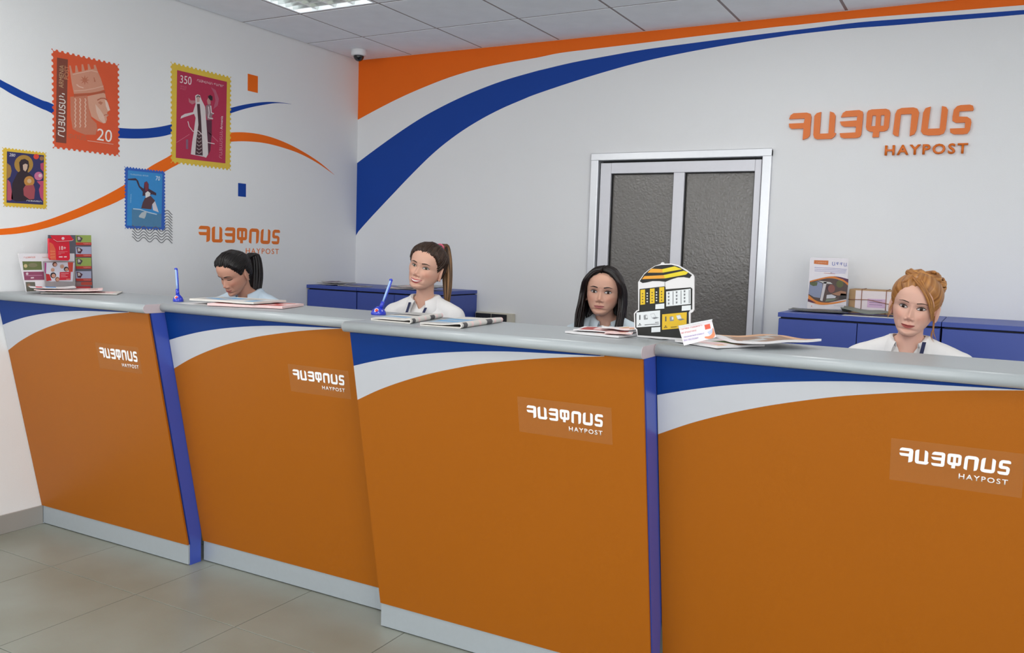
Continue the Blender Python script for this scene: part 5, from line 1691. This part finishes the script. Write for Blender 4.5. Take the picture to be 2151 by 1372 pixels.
    for s in (-1, 1):
        capsule(bm, [T(0, -.018, .062), T(s * hw * .5, -.015, .024), T(s * hw, -.008, -.020)], [.044 + g_ * .5, .040 + g_, .047 + g_])
        el = T(s * (hw + .035), .02, -.27); wr = T(s * .10, .20, -.36)
        capsule(bm, [T(s * hw, -.005, -.02), T(s * (hw + .02), .02, -.14), el], [.047 + g_, .045 + g_ * 1.3, .040 + g_])
        capsule(bm, [el, el.lerp(wr, .55)], [.040 + g_, .036 + g_])
        uvs(bm, T(s * .068, .066, -.165), (.064 + g_, .058 + g_, .075 + g_))
    uvs(bm, T(0, -.005, -.11), (hw - .012 + g_, .098 + g_, .15 + g_)); uvs(bm, T(0, 0, -.30), (.135 + g_, .10 + g_, .22)); uvs(bm, T(0, 0, dzs + .03), (.168 + g_, .13 + g_, .10))
    capsule(bm, [T(0, 0, -.2), T(0, 0, dzs + .04)], [.11 + g_, .12 + g_])
    sme = remesh(bm, .008, 6)
    TI = TM.inverted()
    bm = bmesh.new(); bm.from_mesh(sme)
    vdeep = cfg.get('vee', .06)
    kill = []
    for f in bm.faces:
        c = TI @ f.calc_center_median()
        rn = math.hypot(c.x / 1.0, (c.y + .006) / 1.0)
        vee = c.y > .02 and c.z > .065 - vdeep and abs(c.x) < .040 * (c.z - (.065 - vdeep)) / vdeep
        if (c.z > .05 and rn < .058) or vee: kill.append(f)
    bmesh.ops.delete(bm, geom=kill, context='FACES')
    bmesh.ops.delete(bm, geom=[q_ for q_ in bm.verts if not q_.link_faces], context='VERTS')
    bmesh.ops.delete(bm, geom=[f for f in bm.faces if sum(e.is_boundary for e in f.edges) >= 3], context='FACES')
    bnd = [q_ for q_ in bm.verts if q_.is_boundary]
    for it in range(14):
        new = {}
        for q_ in bnd:
            nb = [e.other_vert(q_).co for e in q_.link_edges if e.is_boundary]
            if len(nb) == 2: new[q_] = q_.co * .4 + (nb[0] + nb[1]) * .3
        for q_, c_ in new.items(): q_.co = c_
    for vv in bm.verts:
        l = TI @ vv.co
        wv = noise.noise(l * 18) * .003 + noise.noise(Vector((l.x * 30, l.y * 30, l.z * 9))) * .0022
        vv.co += vv.normal * wv
    bm.to_mesh(sme); bm.free()
    so = from_mesh('shirt', sme, cfg['shirt'], root, True)
    sd_ = so.modifiers.new('thickness', 'SOLIDIFY'); sd_.thickness = .0018; sd_.offset = 0
    sbvh = BVHTree.FromPolygons([v_.co.copy() for v_ in sme.vertices], [tuple(p.vertices) for p in sme.polygons])
    # collar: stand and fall
    if cfg.get('collar', True):
        vs, fs = [], []
        n = 40
        ph0 = cfg.get('copen', .42)
        ks = [0, .5, 1, 1.35, 1.7, 2]
        for i in range(n + 1):
            a = ph0 + (2 * math.pi - 2 * ph0) * i / n
            fr_ = max(0, math.cos(a)) ** 1.5                         # 1 at the front
            cpt = max(0, 1 - min(i, n - i) / 9.0)                    # 1 at the two collar points
            for k in ks:
                if k <= 1:
                    r = .060 + .004 * k; h = .012 - .020 * fr_ + (.036 - .012 * fr_) * k
                else:
                    t = k - 1
                    r = .064 + t * (.026 + .014 * fr_) + .006 * math.sin(t * math.pi); h = .048 - .032 * fr_ - t * (.040 + .012 * fr_ + .046 * cpt) + .004 * math.sin(t * math.pi)
                vs.append(T(r * math.sin(a) * 1.02, -.008 + r * math.cos(a) * 1.05, h + .046))
        m = len(ks)
        for i in range(n):
            for k in range(m - 1):
                fs.append((i * m + k, (i + 1) * m + k, (i + 1) * m + k + 1, i * m + k + 1))
        co_ = mesh_obj('collar', vs, fs, cfg['shirt'], so, True)
        cs = co_.modifiers.new('thickness', 'SOLIDIFY'); cs.thickness = .0025; cs.offset = 0
        ss_ = co_.modifiers.new('soft', 'SUBSURF'); ss_.levels = 1; ss_.render_levels = 1
    # lanyard ribbon on the chest
    if cfg.get('lanyard'):
        for (pa, pb) in cfg['lanyard']:
            rows = []
            for i in range(14):
                t = i / 13
                xx = pa[0] + (pb[0] - pa[0]) * t; zz_ = pa[1] + (pb[1] - pa[1]) * t
                rw = []
                for w_ in (-.0065, .0065):
                    h = sbvh.ray_cast(T(xx + w_, .4, zz_), -TF)
                    p_ = (h[0] + TF * .004) if h[0] is not None else T(xx + w_, .10, zz_)
                    if zz_ > -.03: p_ = T(xx + w_, .112 - max(0, zz_) * .75, zz_)
                    rw.append(p_)
                rows.append(rw)
            vs = [p_ for r in rows for p_ in r]
            lo_ = mesh_obj('lanyard', vs, [(2 * i, 2 * i + 1, 2 * i + 3, 2 * i + 2) for i in range(13)], M('lanyard_navy', (24, 32, 72), .6), root)
            sm = lo_.modifiers.new('thickness', 'SOLIDIFY'); sm.thickness = .0015

    # ---- hair
    hr = Hair()
    hl = cfg['hairline']
    zh = crom(*hl)
    nzh, nth = 110, 120
    gx, gy, gz = head_grid(Face(fw=face.fw, jaw=face.jaw, nose=0, lip=0), nzh, nth, face.fw)
    ang = np.arctan2(np.abs(gx) / face.fw, gy - .0)
    m_ = gz - zh(ang) + np.array([[noise.noise(Vector((float(a_) * 9, 0, 1.7))) for a_ in r_] for r_ in np.sign(gx) * ang]) * .005
    tk_ = cfg['thick']
    sst = np.clip(m_ / .032, 0, 1); sst = sst * sst * (3 - 2 * sst)
    n3 = np.stack([gx / .075 ** 2, (gy + .005) / .095 ** 2, gz / .113 ** 2], -1); n3 /= np.linalg.norm(n3, axis=-1, keepdims=True)
    top = np.clip((gz - .02) / .09, 0, 1)
    off = -.0025 + (tk_ + .0025 + cfg.get('topvol', 0) * top) * sst
    pt_ = np.array(cfg['flow'])
    rel = np.stack([gx, gy, gz], -1) - pt_
    axis = pt_ / np.linalg.norm(pt_)
    e1 = np.cross(axis, [1, 0, 0]); e1 /= np.linalg.norm(e1) + 1e-9; e2 = np.cross(axis, e1)
    sa = np.arctan2(rel @ e1, rel @ e2) / (2 * np.pi)
    if cfg.get('part') is not None:
        sa = gy * 6
    rid = np.array([[noise.noise(Vector((float(sa[i, j]) * 46, float(sa[i, j]) * 11, 3.3))) for j in range(nth)] for i in range(nzh)])
    off = off + rid * .0022 * sst
    P = np.stack([gx, gy, gz], -1) + n3 * off[..., None]
    keep = m_ > -.004
    idx = -np.ones(nzh * nth, int); vs, al, st = [], [], []
    fs = []
    for i in range(nzh - 1):
        for j in range(nth):
            k = (j + 1) % nth
            quad = [(i, j), (i, k), (i + 1, k), (i + 1, j)]
            if all(keep[a] for a in quad): fs.append([a[0] * nth + a[1] for a in quad])
    topring = [(nzh - 1) * nth + j for j in range(nth)]
    fs.append(topring)
    used = sorted({k for f in fs for k in f})
    mp = {k: i for i, k in enumerate(used)}
    Pf = P.reshape(-1, 3); saf = sa.reshape(-1)
    hr.add([tuple(Pf[k]) for k in used], [[mp[k] for k in f] for f in fs], [cfg.get('capalong', 0.0)] * len(used), [float(saf[k]) for k in used])
    cfg['ncap'] = len(used); cfg['capf'] = [list(f) for f in hr.f]
    cfg['style'](hr, HM, HI, cfg, root)
    hr.build(cfg['hairm'], root, HM)
    return root

# ------------------------------------------------------------------ hair styles (head coordinates)
def down(HI, v=(0, 0, -1)):
    return (HI.to_3x3() @ Vector(v))

def ponytail(hr, HM, HI, cfg, root):
    p = cfg['tail']
    B = Vector(p['base'])
    dn = down(HI).normalized()
    back = Vector((0, -1, 0)); back = (back - dn * back.dot(dn)).normalized()
    sidev = dn.cross(back)
    for k in range(p['n']):
        a = random.uniform(0, 2 * math.pi); r = math.sqrt(random.random())
        o1, o2 = r * math.cos(a), r * math.sin(a)
        L = p['len'] * random.uniform(.86, 1.04)
        w = p['wid']
        pts = [B - Vector((0, -.02, .0)) + sidev * o1 * .010 + Vector((0, 0, .006)) * o2,
               B + back * .012 + sidev * o1 * .013 + Vector((0, 0, .010)) * o2,
               B + back * (p['out'] * .8 + o2 * w * .5) - dn * (p['lift']) + sidev * (o1 * w * .8 + p['side'] * .2),
               B + back * (p['out'] + o2 * w * .8) + dn * L * .30 + sidev * (o1 * w + p['side'] * .5),
               B + back * (p['out'] * .9 + o2 * w * .75) + dn * L * .65 + sidev * (o1 * w * .95 + p['side'] * .8),
               B + back * (p['out'] * .7 + o2 * w * .4) + dn * L + sidev * (o1 * w * .6 + p['side'])]
        hr.lock(spline3(pts, 4), random.uniform(.006, .0095), 6, .6)
    if p.get('tie'):
        ring = [B + back * .004 + (sidev * math.cos(a) + back.cross(sidev) * math.sin(a)) * .019 for a in np.linspace(0, 2 * math.pi, 17)]
        vs, fs = tube_data([HM @ q for q in ring], .006, 8)
        mesh_obj('hair_tie', vs, fs, M('tie_' + p['tie'], (206, 96, 120) if p['tie'] == 'pink' else (30, 26, 30), .6), root, True)
    cap = BVHTree.FromPolygons([Vector(v) for v in hr.v[:cfg['ncap']]], cfg['capf'])
    zh = crom(*cfg['hairline'])
    O_ = Vector((0, -.005, .015))
    for k in range(230):
        an = random.uniform(-2.6, 2.6)
        zz_ = float(zh(np.array([abs(an)]))[0]) + random.uniform(-.001, .012)
        rr = .08
        st_ = Vector((rr * math.sin(an), rr * 1.05 * math.cos(an), zz_))
        pts = []
        for i in range(10):
            q_ = st_.lerp(B, i / 9)
            dr = (q_ - O_).normalized()
            h = cap.ray_cast(O_ + dr * .25, -dr)
            if h[0] is None: continue
            pts.append(h[0] + dr * (.0002 + .0016 * math.sin(math.pi * i / 9)))
        if len(pts) > 4: hr.lock(pts, random.uniform(.0016, .0036), 5, .5, 0, .05)
    if p.get('wisps'):
        for w_ in p['wisps']:
            hr.lock(spline3(w_, 4), .002, 5, .8)

def long_straight(hr, HM, HI, cfg, root):
    fw = cfg['face'].fw
    for s in (-1, 1):
        N = 110
        for k in range(N):
            u = (k + random.random()) / N                # 0 front ... 1 back
            y0 = .070 - .150 * u
            z0 = .100 + .016 * math.sin(min(1, u * 1.6) * math.pi * .5) - .02 * max(0, u - .7)
            j = lambda a: random.uniform(-a, a)
            out = random.uniform(.0, .016)
            ex = (.076 + out) * fw
            yf = .056 - .115 * u
            pts = [(cfg['part'] + s * .002, y0, z0 + .004 + out * .3),
                   (s * (.040 + out * .4) + cfg['part'] * .6, y0 + .004 * (1 - u), z0 - .012 + out * .5),
                   (s * (.066 + out * .8) * fw, yf + .016 * (1 - u), .052 + j(.004)),
                   (s * ex, yf - .010 + j(.004), .004 + j(.004)),
                   (s * (ex + .004), yf - .016 + j(.006), -.050),
                   (s * (ex + .006 + j(.004)), yf - .010 + .018 * (1 - u) + j(.008), -.115),
                   (s * (ex + .004 + j(.008)), yf + .002 + .028 * (1 - u) + j(.010), -.190),
                   (s * (ex - .004 + j(.012)), yf + .010 + .034 * (1 - u) + j(.012), -.275 + j(.02))]
            hr.lock(spline3(pts, 3), random.uniform(.0055, .009), 6, .5)

    for k in range(60):                                  # hair hanging behind the neck
        xx = random.uniform(-.078, .078); j = lambda a: random.uniform(-a, a)
        hr.lock(spline3([(xx * .8, -.092, .03), (xx, -.100 + abs(xx) * .3, -.02), (xx * 1.02, -.094 + abs(xx) * .3 + j(.006), -.09), (xx * 1.05, -.088 + abs(xx) * .3 + j(.01), -.18), (xx * 1.0, -.08 + j(.012), -.28)], 4), random.uniform(.006, .0095), 6, .6)

def updo(hr, HM, HI, cfg, root):
    # swept fringe towards the picture's right
    for k in range(46):
        u = k / 45
        j = lambda a: random.uniform(-a, a)
        pts = [(.030 - .020 * u, .050 - .03 * u, .112 + j(.003)), (.006 - .02 * u, .082 - .018 * u, .098 + j(.003)), (-.026 - .012 * u, .094 - .014 * u, .070 - .004 * u + j(.003)),
               (-.048 - .010 * u, .086 - .016 * u, .036 + j(.004)), (-.062 - .010 * u, .068 - .020 * u, .000 + j(.005)), (-.070 - .006 * u, .048 - .022 * u, -.030 + j(.010))]
        hr.lock(spline3(pts, 4), random.uniform(.0032, .006), 6, .5, 0, .9)
    for k in range(26):
        u = k / 25
        j = lambda a: random.uniform(-a, a)
        pts = [(.028, .056 - .03 * u, .112), (.046, .066 - .02 * u, .092), (.060, .052 - .02 * u, .062 + j(.003)), (.070, .030 - .02 * u, .030 + j(.003)), (.075, .010 - .03 * u, .004 + j(.004))]
        hr.lock(spline3(pts, 4), random.uniform(.003, .006), 6, .5, 0, .6)
    # gathered rolls on the crown
    for (c, rx, ry, rz, n_) in (((-.018, -.030, .118), .046, .045, .020, 46), ((-.056, -.050, .086), .030, .036, .034, 40), ((.022, -.012, .122), .036, .036, .013, 30)):
        for k in range(n_):
            t0 = random.uniform(0, 2 * math.pi); e = random.uniform(-.9, .9)
            pts = []
            for i in range(9):
                a = t0 + i * .33
                rr = math.sqrt(max(.05, 1 - e * e))
                pts.append((c[0] + rx * rr * math.cos(a), c[1] + ry * rr * math.sin(a), c[2] + rz * e + .004 * math.sin(a * 2)))
            hr.lock(spline3(pts, 2), random.uniform(.004, .0075), 6, .6, .2, .9)
    for w_ in ([(-.074, .0, -.02), (-.080, .004, -.06), (-.082, .012, -.095), (-.094, .018, -.115)], [(-.076, -.03, -.03), (-.084, -.03, -.08), (-.10, -.02, -.11)], [(.076, .016, .0), (.080, .022, -.03), (.079, .026, -.06)]):
        for q in range(3):
            hr.lock(spline3([(a + random.uniform(-.003, .003), b, c) for a, b, c in w_], 4), .0016, 5, .8)

HL_BACK = ([0, .35, .65, .9, 1.08, 1.25, 1.45, 1.7, 1.95, 2.3, 3.1416], [.074, .072, .062, .042, .015, -.004, -.004, .018, -.030, -.062, -.066])
HL_PART = ([0, .3, .6, .85, 1.05, 1.25, 1.6, 2.0, 2.4, 3.1416], [.084, .078, .060, .036, .006, -.03, -.05, -.06, -.066, -.066])
HL_UP = ([0, .35, .65, .9, 1.08, 1.25, 1.45, 1.7, 1.95, 2.3, 3.1416], [.076, .070, .052, .027, .004, -.012, -.006, .018, -.026, -.056, -.060])

M('shirt_blue', (196, 212, 226), .8, var=.05, scale=50); M('shirt_white', (232, 230, 228), .8, var=.03, scale=40, bump=.3, bscale=90); M('shirt_pale', (206, 218, 226), .8, var=.04, scale=40)
WOMEN = [
    dict(label='black-haired woman with a ponytail looking down, pale blue shirt', face=Face(fw=1.0, jaw=.96, smile=.35, lipc=(176, 100, 94), skin=(196, 146, 124), blush=.55, nose=1.0),
         D=4.66, scale=.93, eye_px=(473, 587), turn=48, pitch=30, roll=2, sh_px=(518, 641), sh_D=4.78, tturn=25, hw=.150, shirt='shirt_blue', vee=.05,
         closed=True, brow=(.0185, .0045, .0066), shadow=.35, hairline=HL_BACK, thick=.009, topvol=.008, flow=(0, -.10, .045), hairm=hair_mat('hair_black', (24, 17, 16), (30, 20, 20), (9, 7, 8)),
         style=ponytail, tail=dict(base=(0, -.102, .040), n=140, len=.30, wid=.040, out=.085, lift=.016, side=.0, tie='dark')),
    dict(label='smiling woman with a high ponytail fading to blond and a navy lanyard, white shirt', face=Face(fw=1.06, jaw=1.04, smile=1.3, open_=.0058, mouth_w=.0300, lip=.9, lipc=(186, 92, 96), skin=(214, 168, 146), blush=.5),
         D=4.28, eye_px=(881.5, 561), turn=27, pitch=2, roll=15, sh_px=(890, 656), sh_D=4.40, tturn=22, hw=.158, shirt='shirt_white', vee=.055,
         open=.95, iris='iris_green', gaze=(-.0015, 0), brow=(.0185, .004, .0056), browm='lash_brown', shadow=.22, lasht=1.4, hairline=HL_BACK, thick=.008, topvol=.010, flow=(0, -.055, .105), hairm=hair_mat('hair_ombre', (66, 44, 30), (184, 138, 92), (34, 22, 16)),
         style=ponytail, tail=dict(base=(-.012, -.060, .112), n=90, len=.285, wid=.024, out=.062, lift=.010, side=.028, tie='pink'),
         lanyard=[((.046, .052), (.050, -.16)), ((-.046, .030), (-.010, -.16))]),
    dict(label='woman with long straight dark hair framing her face, behind the leaflets', face=Face(fw=1.08, jaw=.93, smile=.35, mouth_w=.0230, lip=1.05, lipc=(178, 108, 104), skin=(206, 160, 138), blush=.5),
         D=4.08, eye_px=(1262, 614), turn=10, pitch=-3, roll=3, sh_px=(1274, 700), sh_D=4.2, tturn=10, hw=.155, shirt='shirt_pale', vee=.05,
         gaze=(-.001, 0), open=1.12, lasht=1.7, shadow=.5, brow=(.0200, .0045, .0058), part=.004, hairline=HL_PART, thick=.010, topvol=.004, flow=(0, -.02, .115), hairm=hair_mat('hair_dark', (34, 24, 22), (40, 28, 26), (12, 9, 9)),
         style=long_straight),
    dict(label='red-blond woman with a swept fringe and pinned-up hair, white shirt, nearest the camera', face=Face(fw=1.02, jaw=.93, smile=.6, mouth_w=.0235, lip=.95, lipc=(170, 84, 78), skin=(222, 176, 156), blush=.45),
         D=3.56, eye_px=(1916, 647), turn=6, pitch=2, roll=9, sh_px=(1906, 753), sh_D=3.66, tturn=6, hw=.178, shirt='shirt_white', vee=.10, copen=.62,
         open=1.1, lasht=1.5, shadow=.4, brow=(.0190, .004, .0036), browm='lash_brown', hairline=HL_UP, thick=.010, topvol=.010, flow=(0, -.06, .10), hairm=hair_mat('hair_red', (182, 122, 62), (214, 162, 98), (126, 76, 36)), capalong=.3,
         style=updo, lanyard=[((-.060, .072), (-.036, -.16))]),
]
for w_ in WOMEN:
    w_['root'] = woman(w_)

# ------------------------------------------------------------------ office chairs they sit on
M('chair_fabric', (40, 42, 50), .85); M('chair_plastic', (28, 28, 30), .5)
def chair(root, cfg, first=[None]):
    t = empty('office_chair', root.location, 'black office chair under the ' + ' '.join(cfg['label'].split(',')[0].split()[:9]), 'chair', 'office chairs behind the counter')
    x, y, z = root.location
    d = Vector((CAM.x - x, CAM.y - y, 0)).normalized()
    tt = math.radians(cfg['tturn']); ir = (-d).cross(Vector((0, 0, 1))); f = d * math.cos(tt) - ir * math.sin(tt)
    fr = Frame((x, y, PLAT), f.cross(Vector((0, 0, 1))), f)     # u sideways, v forward, n up
    obox('seat', fr, -.22, .22, -.19, .26, .40, .455, 'chair_fabric', t, .02)
    obox('backrest', fr, -.19, .19, -.245, -.205, .56, .88, 'chair_fabric', t, .015)
    obox('back_bracket', fr, -.03, .03, -.235, -.19, .38, .60, 'chair_plastic', t)
    lathe('column', [(0, .06), (.03, .06), (.03, .25), (.02, .25), (.02, .40), (0, .40)], (x, y, PLAT), 'chair_plastic', t, 16)
    for k in range(5):
        a = 2 * math.pi * k / 5
        e = Vector((x + .26 * math.cos(a), y + .26 * math.sin(a), PLAT + .065))
        tube('base_leg', [(x, y, PLAT + .085), e], [.024, .016], 'chair_plastic', t, 8)
        lathe('castor', [(0, -.012), (.026, -.012), (.028, 0), (.026, .012), (0, .012)], e - Vector((0, 0, .036)), 'chair_plastic', t, 14, (math.cos(a + 1.57), math.sin(a + 1.57), 0))
for w_ in WOMEN:
    chair(w_['root'], w_)

bpy.data.scenes.remove(LAB_SCENE)
